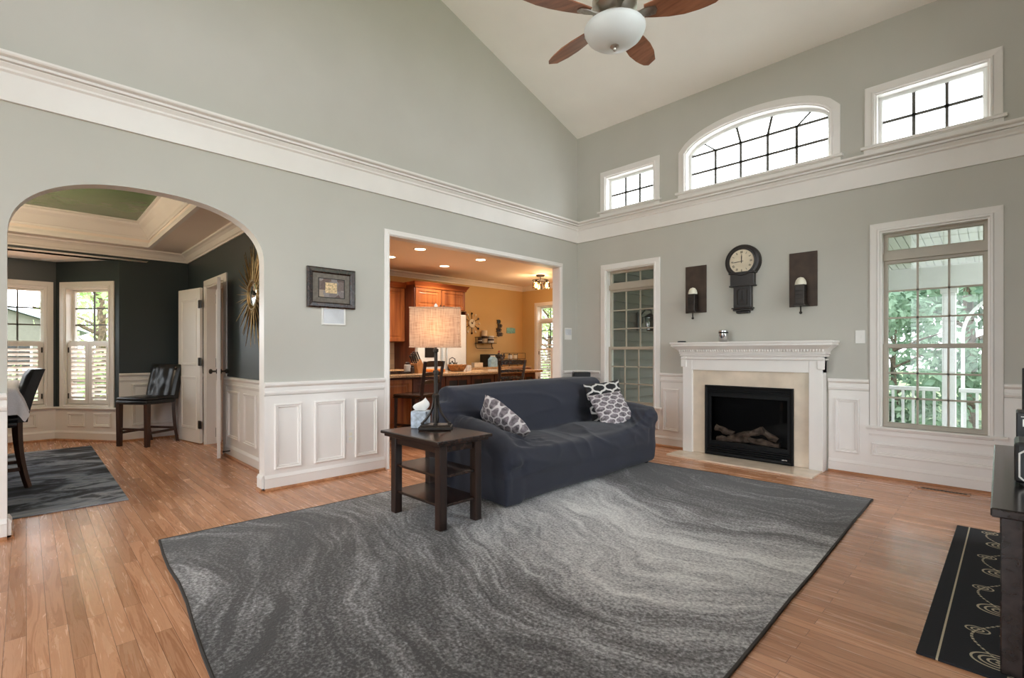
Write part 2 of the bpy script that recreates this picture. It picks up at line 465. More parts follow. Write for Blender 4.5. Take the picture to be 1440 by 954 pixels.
class MB:
    def __init__(self, T=None):
        self.bm = bmesh.new(); self.T = T

    def face(self, vs, mi=0):
        try:
            f = self.bm.faces.new([self.bm.verts.new(v) for v in vs]); f.material_index = mi; return f
        except ValueError:
            return None

    def box(self, x0, x1, y0, y1, z0, z1, bev=0.0, seg=1, mi=0):
        vs = [self.bm.verts.new((x, y, z)) for x in (x0, x1) for y in (y0, y1) for z in (z0, z1)]
        fs = []
        for q in ((0, 1, 3, 2), (4, 6, 7, 5), (0, 4, 5, 1), (2, 3, 7, 6), (0, 2, 6, 4), (1, 5, 7, 3)):
            f = self.bm.faces.new([vs[i] for i in q]); f.material_index = mi; fs.append(f)
        if bev > 0:
            es = list({e for f in fs for e in f.edges})
            b = min(bev, 0.49 * min(abs(x1 - x0), abs(y1 - y0), abs(z1 - z0)))
            bmesh.ops.bevel(self.bm, geom=es, offset=b, segments=seg, profile=0.5, affect='EDGES')
        return self

    def hexa(self, lo, hi, z0, z1):
        """Prism between two quads (plan corners lo at z0, hi at z1)."""
        a = [self.bm.verts.new((x, y, z0)) for x, y in lo]; b = [self.bm.verts.new((x, y, z1)) for x, y in hi]
        n = len(a)
        self.bm.faces.new(a[::-1]); self.bm.faces.new(b)
        for i in range(n): self.bm.faces.new((a[i], a[(i + 1) % n], b[(i + 1) % n], b[i]))
        return self

    def prism(self, poly, f, a, b):
        """poly 2-D extruded from a to b through f(u, v, w)."""
        A = [self.bm.verts.new(f(u, v, a)) for u, v in poly]; B = [self.bm.verts.new(f(u, v, b)) for u, v in poly]
        n = len(A)
        self.bm.faces.new(A[::-1]); self.bm.faces.new(B)
        for i in range(n): self.bm.faces.new((A[i], A[(i + 1) % n], B[(i + 1) % n], B[i]))
        return self

    def tube(self, pts, r, seg=8, cap=True, radii=None, flat=None):
        pts = [Vector(p) for p in pts]; rings = []
        prev = None
        for i, p in enumerate(pts):
            d = (pts[min(i + 1, len(pts) - 1)] - pts[max(i - 1, 0)]).normalized()
            ref = prev if prev is not None else (Vector((0, 0, 1)) if abs(d.z) < 0.9 else Vector((1, 0, 0)))
            s = (ref - d * ref.dot(d)).normalized(); t = d.cross(s); prev = s
            rr = radii[i] if radii else r
            rings.append([self.bm.verts.new(p + s * math.cos(2 * PI * k / seg) * rr + t * math.sin(2 * PI * k / seg) * rr * (flat or 1)) for k in range(seg)])
        for a, b in zip(rings, rings[1:]):
            for k in range(seg): self.bm.faces.new((a[k], a[(k + 1) % seg], b[(k + 1) % seg], b[k]))
        if cap:
            self.bm.faces.new(rings[0][::-1]); self.bm.faces.new(rings[-1])
        return self

    def cyl(self, p0, p1, r0, r1=None, seg=16):
        return self.tube([p0, p1], r0, seg, True, [r0, r0 if r1 is None else r1])

    def lathe(self, prof, c=(0, 0, 0), seg=24, axis='z', cap=True):
        c = Vector(c); rings = []

        def P(r, z, a):
            x, y = r * math.cos(a), r * math.sin(a)
            return c + {'z': Vector((x, y, z)), 'y': Vector((x, z, y)), 'x': Vector((z, x, y))}[axis]
        for r, z in prof:
            if r < 1e-6: rings.append([self.bm.verts.new(P(0, z, 0))])
            else: rings.append([self.bm.verts.new(P(r, z, 2 * PI * k / seg)) for k in range(seg)])
        for a, b in zip(rings, rings[1:]):
            for k in range(seg):
                k2 = (k + 1) % seg
                if len(a) == 1 and len(b) == 1: break
                if len(a) == 1: self.bm.faces.new((a[0], b[k2], b[k]))
                elif len(b) == 1: self.bm.faces.new((a[k], a[k2], b[0]))
                else: self.bm.faces.new((a[k], a[k2], b[k2], b[k]))
        if cap:
            for r in (rings[0], rings[-1]):
                if len(r) > 2: self.bm.faces.new(r)
        return self

    def sweep(self, pts, prof, f, closed=False):
        """Moulding: closed profile (off to the right of travel, d) mitred along pts (u, v); f(u, v, d) gives the point."""
        n = len(pts); P = [Vector((p[0], p[1])) for p in pts]; rings = []
        for i in range(n):
            ds = []
            if closed or i > 0: ds.append((P[i] - P[i - 1]).normalized())
            if closed or i < n - 1: ds.append((P[(i + 1) % n] - P[i]).normalized())
            ns = [Vector((d.y, -d.x)) for d in ds]
            if len(ns) == 1: m = ns[0]
            else:
                m = ns[0] + ns[1]; m = m / max(0.2, m.dot(ns[0]))
            rings.append([self.bm.verts.new(f(P[i].x + m.x * o, P[i].y + m.y * o, d)) for o, d in prof])
        k = len(prof)
        for i in range(n if closed else n - 1):
            a, b = rings[i], rings[(i + 1) % n]
            for j in range(k): self.bm.faces.new((a[j], a[(j + 1) % k], b[(j + 1) % k], b[j]))
        if not closed:
            self.bm.faces.new(rings[0][::-1]); self.bm.faces.new(rings[-1])
        return self

    def blob(self, c, r, sub=2, jitter=0.0, freq=1.0):
        new = bmesh.ops.create_icosphere(self.bm, subdivisions=sub, radius=1.0)['verts']
        rr = r if isinstance(r, (tuple, list)) else (r, r, r)
        for v in new:
            k = 1 + jitter * noise.noise(v.co * freq * 2 + Vector(c))
            v.co = Vector((c[0] + v.co.x * rr[0] * k, c[1] + v.co.y * rr[1] * k, c[2] + v.co.z * rr[2] * k))
        return self

    def build(self, name, mats, parent=None, smooth=False, loc=None, rotz=0.0, kind=None):
        bm = self.bm
        if self.T is not None: bmesh.ops.transform(bm, matrix=self.T, verts=bm.verts)
        bmesh.ops.recalc_face_normals(bm, faces=bm.faces)
        me = bpy.data.meshes.new(name)
        bm.to_mesh(me); bm.free()
        for m in (mats if isinstance(mats, (list, tuple)) else [mats]): me.materials.append(m)
        if smooth:
            for p in me.polygons: p.use_smooth = True
            if smooth != 'all':
                try: me.set_sharp_from_angle(angle=math.radians(38))
                except Exception: pass
        o = bpy.data.objects.new(name, me); COL.objects.link(o)
        if parent is not None: o.parent = parent
        if loc is not None: o.location = loc
        if rotz: o.rotation_euler.z = rotz
        if kind: o['kind'] = kind
        return o


def tag(o, label, cat, group=None):
    o['label'] = label; o['category'] = cat
    if group: o['group'] = group
    return o


def thing(name, label, cat, loc=(0, 0, 0), rotz=0.0, group=None):
    o = bpy.data.objects.new(name, None); COL.objects.link(o)
    o.empty_display_size = 0.1
    o.location = loc; o.rotation_euler.z = rotz
    return tag(o, label, cat, group)


def structure(name, loc=(0, 0, 0)):
    o = bpy.data.objects.new(name, None); COL.objects.link(o); o.location = loc; o['kind'] = 'structure'
    return o


def copy_tree(o, parent=None):
    c = o.copy(); COL.objects.link(c); c.parent = parent
    for ch in list(o.children): copy_tree(ch, c)
    return c


# wall planes: (along the wall, height, distance out into the room)
LEFT = lambda u, v, d: (d, u, v)                     # living room's long wall, u = y
FIRE = lambda u, v, d: (u, -d, v)                    # fireplace wall, u = x
RIGHT = lambda u, v, d: (4.95 - d, u, v)
REAR = lambda u, v, d: (u, -9.0 + d, v)
DSIDE = lambda u, v, d: (u, -4.02 - d, v)            # dining room's wall with the double door
DFAR = lambda u, v, d: (-3.77 + d, u, v)
BAYM = lambda u, v, d: (-4.55 + d, u, v)
BAYA = lambda u, v, d: (-4.55 + 0.8025 * u + 0.5967 * d, -5.37 + 0.5967 * u - 0.8025 * d, v)
BAYB = lambda u, v, d: (-3.77 - 0.8025 * u + 0.5967 * d, -7.40 + 0.5967 * u + 0.8025 * d, v)
KBACK = lambda u, v, d: (-3.34 + d, u, v)
KSIDE = lambda u, v, d: (u, 2.3 - d, v)
PLAN = lambda u, v, d: (u, v, d)


def wall(name, f, thick, u0, u1, top, mats, openings=(), base=0.0, extra=(), back_split=None):
    """A wall with real openings (u0, u1, bottom(u), top(u)); faces: 0 room side, 1 back, 2 reveals."""
    mb = MB()
    ft = top if callable(top) else (lambda u: top)
    brk = {u0, u1} | {e for e in extra}
    ops = []
    for a, b, lo, hi in openings:
        lo_f = lo if callable(lo) else (lambda u, lo=lo: lo); hi_f = hi if callable(hi) else (lambda u, hi=hi: hi)
        ops.append((a, b, lo_f, hi_f)); brk |= {a, b}
        if callable(hi): brk |= {a + (b - a) * (0.5 - 0.5 * math.cos(PI * i / 40)) for i in range(1, 40)}
    brk = sorted(brk)
    q = lambda pts, mi: mb.face(pts, mi)
    for a, b in zip(brk, brk[1:]):
        if b - a < 1e-7: continue
        mid = (a + b) / 2
        act = sorted([o for o in ops if o[0] <= mid <= o[1]], key=lambda o: o[2](mid))
        levels = [(lambda u: base)]
        for o in act: levels += [o[2], o[3]]
        levels.append(ft)
        bi = 1 if back_split is None or mid < back_split else 3
        for lo, hi in zip(levels[0::2], levels[1::2]):
            if hi(mid) - lo(mid) < 1e-5: continue
            for d, mi in ((0.0, 0), (-thick, bi)):
                q([f(a, lo(a), d), f(b, lo(b), d), f(b, hi(b), d), f(a, hi(a), d)], mi)
        for o in act:
            for fn, edge in ((o[2], base), (o[3], None)):
                if edge is not None and fn(mid) - base < 1e-5: continue
                q([f(a, fn(a), 0), f(b, fn(b), 0), f(b, fn(b), -thick), f(a, fn(a), -thick)], 2)
        q([f(a, ft(a), 0), f(b, ft(b), 0), f(b, ft(b), -thick), f(a, ft(a), -thick)], 0)
    for o in ops:
        for u in (o[0], o[1]):
            q([f(u, o[2](u), 0), f(u, o[3](u), 0), f(u, o[3](u), -thick), f(u, o[2](u), -thick)], 2)
    for u in (u0, u1):
        q([f(u, base, 0), f(u, ft(u), 0), f(u, ft(u), -thick), f(u, base, -thick)], 0)
    bmesh.ops.remove_doubles(mb.bm, verts=mb.bm.verts, dist=1e-5)
    return mb.build(name, mats, kind='structure')


def rect(u0, u1, v0, v1):
    # clockwise seen from the room so that "right of travel" is inwards
    return [(u0, v0), (u0, v1), (u1, v1), (u1, v0)]


CASING = [(0, 0), (0, 0.020), (-0.006, 0.026), (-0.020, 0.026), (-0.026, 0.018), (-0.070, 0.014), (-0.080, 0.012), (-0.080, 0)]

# ================================================================== THE ROOM SHELL
SLOPE = 0.329
gable = lambda u: 4.237 + SLOPE * min(-u, 9.0 + u)


def arch_top(u):
    t = min(1.0, abs((u + 4.985) / 0.752))
    return 1.90 + 0.445 * (1 - t ** 2.35) ** (1 / 2.35)


fl = MB()
for a in ((-0.12, 4.95, -9.0, 0.0), (-8.0, -0.12, -8.5, 2.5)):
    fl.face([(a[0], a[2], 0), (a[1], a[2], 0), (a[1], a[3], 0), (a[0], a[3], 0)])
floor = fl.build('floor', M['floor'], kind='structure')

wall('wall_left', LEFT, 0.12, -9.0, 0.0, gable, [M['wall'], M['blue'], M['trim'], M['yellow']],
     [(-5.737, -4.233, 0.0, arch_top), (-3.055, -0.396, 0.0, 2.347)], extra=(-4.5,), back_split=-3.9)


def brow(u, z0, rise, c=2.375, hw=0.83):
    return z0 + rise * math.sqrt(max(0.0, 1 - ((u - c) / (hw * 1.02)) ** 2))


W1 = (0.485, 1.215, 3.085, 3.56); W3 = (3.495, 4.262, 3.085, 3.575)
brow_in = lambda u: brow(u, 3.50, 0.27, 2.383, 0.755)
RW = (3.535, 4.265, 0.47, 2.285); MW = (0.492, 1.222, 0.47, 2.285)
wall('wall_fireplace', FIRE, 0.16, -0.12, 4.95, 4.237, [M['wall'], M['siding'], M['trim']],
     [W1[:2] + W1[2:], (1.628, 3.138, 3.085, brow_in), W3, RW, MW])
wall('wall_right', RIGHT, 0.16, -9.0, 0.0, gable, [M['wall'], M['siding'], M['trim']],
     [(-8.4, -6.6, 0.35, 2.45), (-8.4, -6.6, 3.1, 4.4), (-5.3, -3.6, 3.1, 4.7), (-2.7, -0.7, 0.35, 2.45), (-2.7, -0.7, 3.1, 4.0)], extra=(-4.5,))
wall('wall_rear', REAR, 0.16, 0.0, 4.95, 4.237, [M['wall'], M['siding'], M['trim']], [(0.45, 2.3, 0.1, 2.5), (2.65, 4.5, 0.1, 2.5), (0.45, 2.3, 3.1, 4.1), (2.65, 4.5, 3.1, 4.1)])

c = MB()
for y0, y1, z0, z1 in ((0.16, -4.5, 4.237 - 0.16 * SLOPE, 4.237 + 4.5 * SLOPE), (-4.5, -9.16, 4.237 + 4.5 * SLOPE, 4.237 - 0.16 * SLOPE)):
    for dz, s in ((0, 1), (0.15, -1)):
        c.face([(-0.12, y0, z0 + dz), (5.11, y0, z0 + dz), (5.11, y1, z1 + dz), (-0.12, y1, z1 + dz)])
c.build('ceiling', M['ceil'], kind='structure')

# --- broad crown band: flat frieze, cove, stepped cap
FRIEZE = [(0, 2.732), (0.020, 2.732), (0.020, 2.905), (0.034, 2.916), (0.034, 2.930), (0.052, 2.952), (0.052, 2.956), (0.040, 2.958), (0.040, 2.962), (0.066, 2.964), (0.066, 2.978),
          (0.054, 2.981), (0.054, 2.986), (0.086, 2.992), (0.092, 3.000), (0.092, 3.014), (0.0, 3.022)]
PROF = FRIEZE
tr = MB()
tr.sweep([(0, -9.0), (0, 0), (4.95, 0), (4.95, -9.0)], FRIEZE, PLAN, True)
tr.build('trim_1', M['trim'], kind='structure')


def wainscot(mb, f, a, b, top=0.80):
    """Painted panel backing."""
    mb.prism([(a, 0.0), (a, top), (b, top), (b, 0.0)], lambda u, v, w: f(u, v, w), 0.0, 0.006)


RAIL = [(0.805, 0.0), (0.805, 0.014), (0.822, 0.020), (0.834, 0.020), (0.838, 0.012), (0.872, 0.012), (0.878, 0.026), (0.892, 0.036), (0.905, 0.036), (0.914, 0.028), (0.914, 0.0)]
BASE = [(0.012, 0.0), (0.012, 0.018), (0.100, 0.018), (0.104, 0.022), (0.118, 0.016), (0.132, 0.008), (0.132, 0.0)]
SHOE = [(0.0, 0.0), (0.0, 0.032), (0.010, 0.032), (0.020, 0.026), (0.024, 0.018), (0.024, 0.0)]
PANEL = [(0, 0.0), (0, 0.010), (0.006, 0.018), (0.014, 0.018), (0.020, 0.012), (0.030, 0.012), (0.036, 0.0)]


def run(mb, f, a, b, prof):
    mb.prism([(z, d) for z, d in prof], lambda z, d, w: f(w, z, d), a, b)


def panel(mb, f, u0, u1, v0, v1, d=0.006):
    mb.sweep(rect(u0, u1, v0, v1), PANEL, lambda u, v, w: f(u, v, w + d), True)


w = MB(); b = MB(); s = MB(); r = MB()
for a, e in ((-9.0, -5.737), (-4.233, -3.111), (-0.340, 0.0)):
    wainscot(w, LEFT, a, e); run(r, LEFT, a, e, RAIL); run(b, LEFT, a, e, BASE); run(s, LEFT, a, e, SHOE)
# returns of the base round the arch jambs
for y, sg in ((-4.233, -1), (-5.737, 1)):
    f = lambda u, v, d, y=y, sg=sg: (-u, y + sg * d, v)
    run(b, f, 0.0, 0.12, BASE); run(s, f, 0.0, 0.12, SHOE)
for a in ((-4.155, -3.925), (-3.815, -3.525), (-3.425, -3.19)):
    panel(w, LEFT, a[0], a[1], 0.172, 0.730)
for a, e in ((0.0, 0.405), (1.31, 1.62), (3.12, 3.45), (4.348, 4.95)):
    wainscot(w, FIRE, a, e); run(r, FIRE, a, e, RAIL); run(b, FIRE, a, e, BASE); run(s, FIRE, a, e, SHOE)
for a, e in ((0.405, 1.31), (3.45, 4.348)):
    wainscot(w, FIRE, a, e, 0.44); run(b, FIRE, a, e, BASE); run(s, FIRE, a, e, SHOE)
panel(w, FIRE, 1.345, 1.555, 0.20, 0.72); panel(w, FIRE, 3.175, 3.375, 0.20, 0.725); panel(w, FIRE, 0.09, 0.34, 0.20, 0.725); panel(w, FIRE, 4.42, 4.86, 0.20, 0.725)
panel(w, FIRE, 3.47, 4.33, 0.205, 0.325); panel(w, FIRE, 0.43, 1.29, 0.205, 0.325)
w.build('trim_2', M['trim'], kind='structure')
r.build('trim_3', M['trim'], kind='structure')
b.build('baseboard_living', M['trim'], kind='structure')
s.build('baseboard_shoe', M['shoe'], kind='structure')

# --- casing round the kitchen opening, and its jamb lining
k = MB()
NARROW = [(0, -0.002), (0, 0.016), (-0.008, 0.022), (-0.018, 0.022), (-0.024, 0.015), (-0.046, 0.012), (-0.056, 0.010), (-0.056, -0.002)]
k.sweep([(-3.055, 0.0), (-3.055, 2.347), (-0.396, 2.347), (-0.396, 0.0)], NARROW, LEFT, False)
k.sweep([(-3.055, 0.0), (-3.055, 2.347), (-0.396, 2.347), (-0.396, 0.0)], [(0.006, 0.004), (-0.002, 0.004), (-0.002, -0.124), (0.006, -0.124)], LEFT, False)
k.build('trim_4', M['trim'], kind='structure')


# ------------------------------------------------------------------ windows
def window(n, f, u0, u1, v0, v1, cols, rows, thick=0.16, sash='wsash', grille='grille', casing=True, sill=True, hung=None, transom=None,
           gdepth=-0.10, topf=None, barw=0.009, glass='glass', screen=False):
    """One window: casing, jamb lining, sash frames, grilles, panes, sill."""
    root = structure('window_%d' % n)
    path = rect(u0, u1, v0, v1)
    if topf:
        N = 28
        path = [(u0, v0)] + [(u0 + (u1 - u0) * i / N, topf(u0 + (u1 - u0) * i / N)) for i in range(N + 1)] + [(u1, v0)]
    if casing:
        m = MB(); m.sweep(path, CASING, f, True); m.build('casing', M['trim'], root)
    m = MB(); m.sweep(path, [(-0.001, 0.003), (0.012, 0.003), (0.012, -thick), (-0.001, -thick)], f, True); m.build('jamb', M['trim'], root)
    if sill:
        m = MB()
        m.prism([(v0 - 0.014, -0.02), (v0 - 0.014, 0.050), (v0 + 0.002, 0.056), (v0 + 0.012, 0.050), (v0 + 0.012, -0.02)], lambda z, d, w: f(w, z, d), u0 - 0.105, u1 + 0.105)
        m.prism([(v0 - 0.075, 0.0), (v0 - 0.075, 0.010), (v0 - 0.062, 0.018), (v0 - 0.014, 0.018), (v0 - 0.014, 0.0)], lambda z, d, w: f(w, z, d), u0 - 0.085, u1 + 0.085)
        m.build('sill', M['trim'], root)
    gd = gdepth

    def lite(name, a0, a1, b0, b1, nc, nr, d, fw=0.032, tf=None):
        p = rect(a0, a1, b0, b1)
        if tf: p = [(a0, b0)] + [(a0 + (a1 - a0) * i / 28, tf(a0 + (a1 - a0) * i / 28)) for i in range(29)] + [(a1, b0)]
        m = MB(); m.sweep(p, [(0.0, d + 0.018), (fw - 0.006, d + 0.018), (fw, d + 0.010), (fw, d - 0.018), (0.0, d - 0.018)], f, True)
        sobj = m.build(name, M[sash], root)
        m = MB(); g = MB()
        i0, i1, j0, j1 = a0 + fw, a1 - fw, b0 + fw, b1 - fw
        if tf:
            m.face([f(u, v, d) for u, v in p])
        else:
            m.face([f(i0 - .004, j0 - .004, d), f(i1 + .004, j0 - .004, d), f(i1 + .004, j1 + .004, d), f(i0 - .004, j1 + .004, d)])
        m.build('pane', M[glass], sobj)
        bw = barw
        if tf:
            zs = [v0 + 0.235, v0 + 0.450]
            for z in zs: g.prism([(i0, z - bw), (i0, z + bw), (i1, z + bw), (i1, z - bw)], f, d - 0.006, d + 0.008)
            for i in range(1, nc):
                u = i0 + (i1 - i0) * i / nc
                g.prism([(u - bw, j0), (u - bw, zs[1]), (u + bw, zs[1]), (u + bw, j0)], f, d - 0.006, d + 0.008)
                du = (u - (i0 + i1) / 2) * 0.30
                ue = u + du; ze = tf(ue) - fw
                g.prism([(u - bw, zs[1]), (ue - bw, ze), (ue + bw, ze), (u + bw, zs[1])], f, d - 0.006, d + 0.008)
        else:
            for i in range(1, nc):
                u = i0 + (i1 - i0) * i / nc
                g.prism([(u - bw, j0), (u - bw, j1), (u + bw, j1), (u + bw, j0)], f, d - 0.006, d + 0.008)
            for j in range(1, nr):
                z = j0 + (j1 - j0) * j / nr
                g.prism([(i0, z - bw), (i0, z + bw), (i1, z + bw), (i1, z - bw)], f, d - 0.006, d + 0.008)
        if nc > 1 or nr > 1: g.build('grille', M[grille], sobj)

    if transom:
        m = MB(); m.prism([(u0, transom[0]), (u0, transom[1]), (u1, transom[1]), (u1, transom[0])], f, gd - 0.03, gd + 0.045); m.build('mullion', M[sash], root)
        lite('transom_sash', u0 + .012, u1 - .012, transom[1], v1 - .012, cols, 1, gd)
        v1 = transom[0]
    if hung:
        lite('upper_sash', u0 + .012, u1 - .012, hung - 0.02, v1 - (0 if transom else .012), cols, rows, gd)
        lite('lower_sash', u0 + .012, u1 - .012, v0 + .012, hung + 0.02, cols, rows, gd + 0.036, 0.040)
    else:
        lite('sash', u0 + .012, u1 - .012, v0 + .012, v1 - .012, cols, rows, gd, tf=(lambda u: topf(u) - .012) if topf else None)
    if screen:  # added veil, darkens and softens what lies beyond the glass
        m = MB(); m.face([f(u0 + .02, v0 + .02, -thick + .02), f(u1 - .02, v0 + .02, -thick + .02), f(u1 - .02, v1 + .25, -thick + .02), f(u0 + .02, v1 + .25, -thick + .02)])
        m.build('dimming_screen', M['screen'], root)
    return root


window(1, FIRE, *W1, 3, 2, barw=0.012)
window(2, FIRE, 1.628, 3.138, 3.085, 3.5, 5, 2, topf=brow_in, barw=0.012)
window(3, FIRE, *W3, 3, 2, barw=0.012)
window(4, FIRE, *RW, 3, 3, sash='sash', hung=1.225, transom=(2.02, 2.085), grille='sash', barw=0.008, screen=True)
window(5, FIRE, *MW, 3, 3, sash='sash', hung=1.225, transom=(2.02, 2.085), grille='sash', barw=0.008, screen=True)
# unseen windows right of and behind the camera, added and sized for daylight
n = 6
for a in ((-8.4, -6.6, 0.35, 2.45), (-8.4, -6.6, 3.1, 4.4), (-5.3, -3.6, 3.1, 4.7), (-2.7, -0.7, 0.35, 2.45), (-2.7, -0.7, 3.1, 4.0)):
    window(n, RIGHT, *a, 4, 3, sill=False, barw=0.010); n += 1
for a in ((0.45, 2.3, 0.1, 2.5), (2.65, 4.5, 0.1, 2.5), (0.45, 2.3, 3.1, 4.1), (2.65, 4.5, 3.1, 4.1)):
    window(n, REAR, *a, 3, 4, sill=False, barw=0.010); n += 1
for a in ((-7.5, 1.4, 1.8, 2.1), (-7.5, 3.75, 1.8, 1.3), (-4.45, 3.9, 1.7, 1.6), (-1.7, 1.4, 2.0, 2.1), (-1.7, 3.55, 2.0, .9)):
    portal((5.16, a[0], a[1]), (0, a[0], a[1]), a[2], a[3])
for x in (1.375, 3.575): portal((x, -9.2, 1.3), (x, 0, 1.3), 1.85, 2.4); portal((x, -9.2, 3.6), (x, 0, 3.6), 1.85, 1.0)
portal((0.85, 0.2, 3.32), (0.85, -5, 3.32), .73, .48); portal((2.38, 0.2, 3.4), (2.38, -5, 3.4), 1.5, .7); portal((3.88, 0.2, 3.33), (3.88, -5, 3.33), .77, .5)
portal((3.9, 0.2, 1.38), (3.9, -5, 1.38), .73, 1.8); portal((0.857, 0.2, 1.38), (0.857, -5, 1.38), .73, 1.8)

# ================================================================== DINING ROOM SHELL
DZ = 2.535
DOOR = (-2.80, -1.96, 0.0, 2.00)
wall('wall_dining_side', DSIDE, 0.14, -3.77, -0.12, DZ + .3, [M['blue'], M['yellow'], M['trim']], [DOOR])
wall('wall_dining_far', DFAR, 0.14, -8.0, -4.02, DZ + .3, [M['blue'], M['siding'], M['blue']], [(-7.40, -4.79, 0.0, 2.372)])
AW = (0.150, 0.825, 0.47, 2.02); BW = (-6.42, -5.475, 0.47, 2.02)
wall('wall_bay_center', BAYM, 0.14, -6.82, -5.37, 2.40, [M['blue'], M['siding'], M['trim']], [BW])
wall('wall_bay_angled', BAYA, 0.14, 0.0, 0.972, 2.40, [M['blue'], M['siding'], M['trim']], [AW])
wall('wall_bay_corner', BAYB, 0.14, 0.0, 0.972, 2.40, [M['blue'], M['siding'], M['trim']], [AW])
wall('wall_dining_end', lambda u, v, d: (u, -8.0 + d, v), 0.14, -3.77, -0.12, DZ + .3, [M['blue'], M['siding'], M['trim']])
m = MB(); m.face([(-5.0, -7.7, 2.372), (-3.63, -7.7, 2.372), (-3.63, -4.5, 2.372), (-5.0, -4.5, 2.372)]); m.build('ceiling_bay', M['ceil'], kind='structure')
# tray ceiling: lower border, green recess
TX0, TX1, TY0, TY1 = -3.45, -0.50, -7.45, -4.515
m = MB()
for x0, x1, y0, y1 in ((-3.9, TX0, -8.1, -3.9), (TX1, 0.0, -8.1, -3.9), (TX0, TX1, -8.1, TY0), (TX0, TX1, TY1, -3.9)):
    m.face([(x0, y0, DZ), (x1, y0, DZ), (x1, y1, DZ), (x0, y1, DZ)])
for p in ((TX0, TY0, TX1, TY0), (TX1, TY0, TX1, TY1), (TX1, TY1, TX0, TY1), (TX0, TY1, TX0, TY0)):
    m.face([(p[0], p[1], DZ), (p[2], p[3], DZ), (p[2], p[3], DZ + .29), (p[0], p[1], DZ + .29)])
m.build('ceiling_dining', M['tanc'], kind='structure')
m = MB(); m.face([(TX0, TY0, DZ + .285), (TX1, TY0, DZ + .285), (TX1, TY1, DZ + .285), (TX0, TY1, DZ + .285)])
m.build('ceiling_tray', M['green'], kind='structure')
CROWN = lambda z, h, o: [(0, z - h), (0.014, z - h), (0.018, z - h + .02), (0.030, z - h + .028), (o * .55, z - h * .42), (o * .8, z - h * .24), (o * .86, z - .026), (o, z - .02), (o, z), (0, z)]
m = MB()
m.sweep([(-3.77, -8.0), (-3.77, -4.02), (-0.12, -4.02), (-0.12, -8.0)], CROWN(DZ, 0.115, 0.105), PLAN, True)
m.sweep([(TX0, TY0), (TX0, TY1), (TX1, TY1), (TX1, TY0)], CROWN(DZ + .285, 0.20, 0.15), PLAN, True)
m.sweep([(TX0, TY0), (TX0, TY1), (TX1, TY1), (TX1, TY0)], [(-0.03, DZ - .012), (0.012, DZ - .012), (0.016, DZ + .02), (0.006, DZ + .05), (0, DZ + .05), (0, DZ), (-0.03, DZ)], PLAN, True)
m.build('trim_5', M['trim'], kind='structure')
w = MB(); b = MB(); s = MB()
for f, a, e, t in ((DSIDE, -3.77, -2.87, .80), (DSIDE, -1.89, -0.12, .80), (DFAR, -4.79, -4.02, .80), (DFAR, -8.0, -7.40, .80)):
    wainscot(w, f, a, e, t); run(w, f, a, e, [(z - .02, d) for z, d in RAIL]); run(b, f, a, e, BASE); run(s, f, a, e, SHOE)
for f, a, e in ((BAYM, -6.82, -5.37), (BAYA, 0, .972), (BAYB, 0, .972)):
    wainscot(w, f, a, e, .44); run(b, f, a, e, BASE); run(s, f, a, e, SHOE)
    run(w, f, a - .02, e + .02, [(0.425, 0.0), (0.425, 0.045), (0.435, 0.05), (0.448, 0.045), (0.448, 0.0)])
panel(w, DSIDE, -1.80, -1.40, 0.215, 0.745); panel(w, DSIDE, -1.24, -0.86, 0.215, 0.74); panel(w, DFAR, -4.66, -4.15, 0.2, 0.75)
panel(w, BAYA, 0.20, 0.46, 0.19, 0.37); panel(w, BAYA, 0.60, 0.86, 0.19, 0.37); panel(w, BAYM, -6.1, -5.55, 0.19, 0.37)
w.build('trim_6', M['trim'], kind='structure'); b.build('baseboard_dining', M['trim'], kind='structure'); s.build('baseboard_dining_shoe', M['shoe'], kind='structure')


def shutter(root, f, u0, u1, v0, v1, panels, d=-0.03):
    w_ = (u1 - u0) / panels
    for i in range(panels):
        a, e = u0 + w_ * i + .003, u0 + w_ * (i + 1) - .003
        m = MB(); m.sweep(rect(a, e, v0, v1), [(0, d + .014), (.05, d + .014), (.05, d - .014), (0, d - .014)], f, True)
        p = m.build('shutter', M['trim'], root)
        m = MB(); z = v0 + .075
        while z < v1 - .06:
            m.prism([(d - .026, z - .014), (d - .024, z - .020), (d + .026, z + .014), (d + .024, z + .020)], lambda q, zz, t: f(t, zz, q), a + .05, e - .05)
            z += .058
        m.build('louvers', M['trim'], p)
        m = MB()
        for z in (v0 + .10, v1 - .10):
            uu = a + .012 if i == 0 else e - .012
            m.prism([(uu - .008, z - .035), (uu - .008, z + .035), (uu + .008, z + .035), (uu + .008, z - .035)], f, d + .014, d + .019)
        m.build('hinge', M['iron'], p)


r_ = window(n, BAYM, *BW, 4, 3, 0.14, sill=False, hung=1.30, grille='grille'); shutter(r_, BAYM, -6.40, -5.49, .49, 1.30, 2); n += 1
r_ = window(n, BAYA, *AW, 2, 3, 0.14, sill=False, hung=1.30, grille='grille'); shutter(r_, BAYA, .165, .81, .49, 1.30, 2); n += 1
r_ = window(n, BAYB, *AW, 2, 3, 0.14, sill=False, hung=1.30, grille='grille'); shutter(r_, BAYB, .165, .81, .49, 1.30, 2); n += 1
portal((-4.75, -5.95, 1.3), (0, -5.95, 1.3), .95, 1.6)
p_ = Vector(BAYA(.49, 1.3, -.2)); portal(p_, BAYA(.49, 1.3, 3), .68, 1.6)
p_ = Vector(BAYB(.49, 1.3, -.2)); portal(p_, BAYB(.49, 1.3, 3), .68, 1.6)

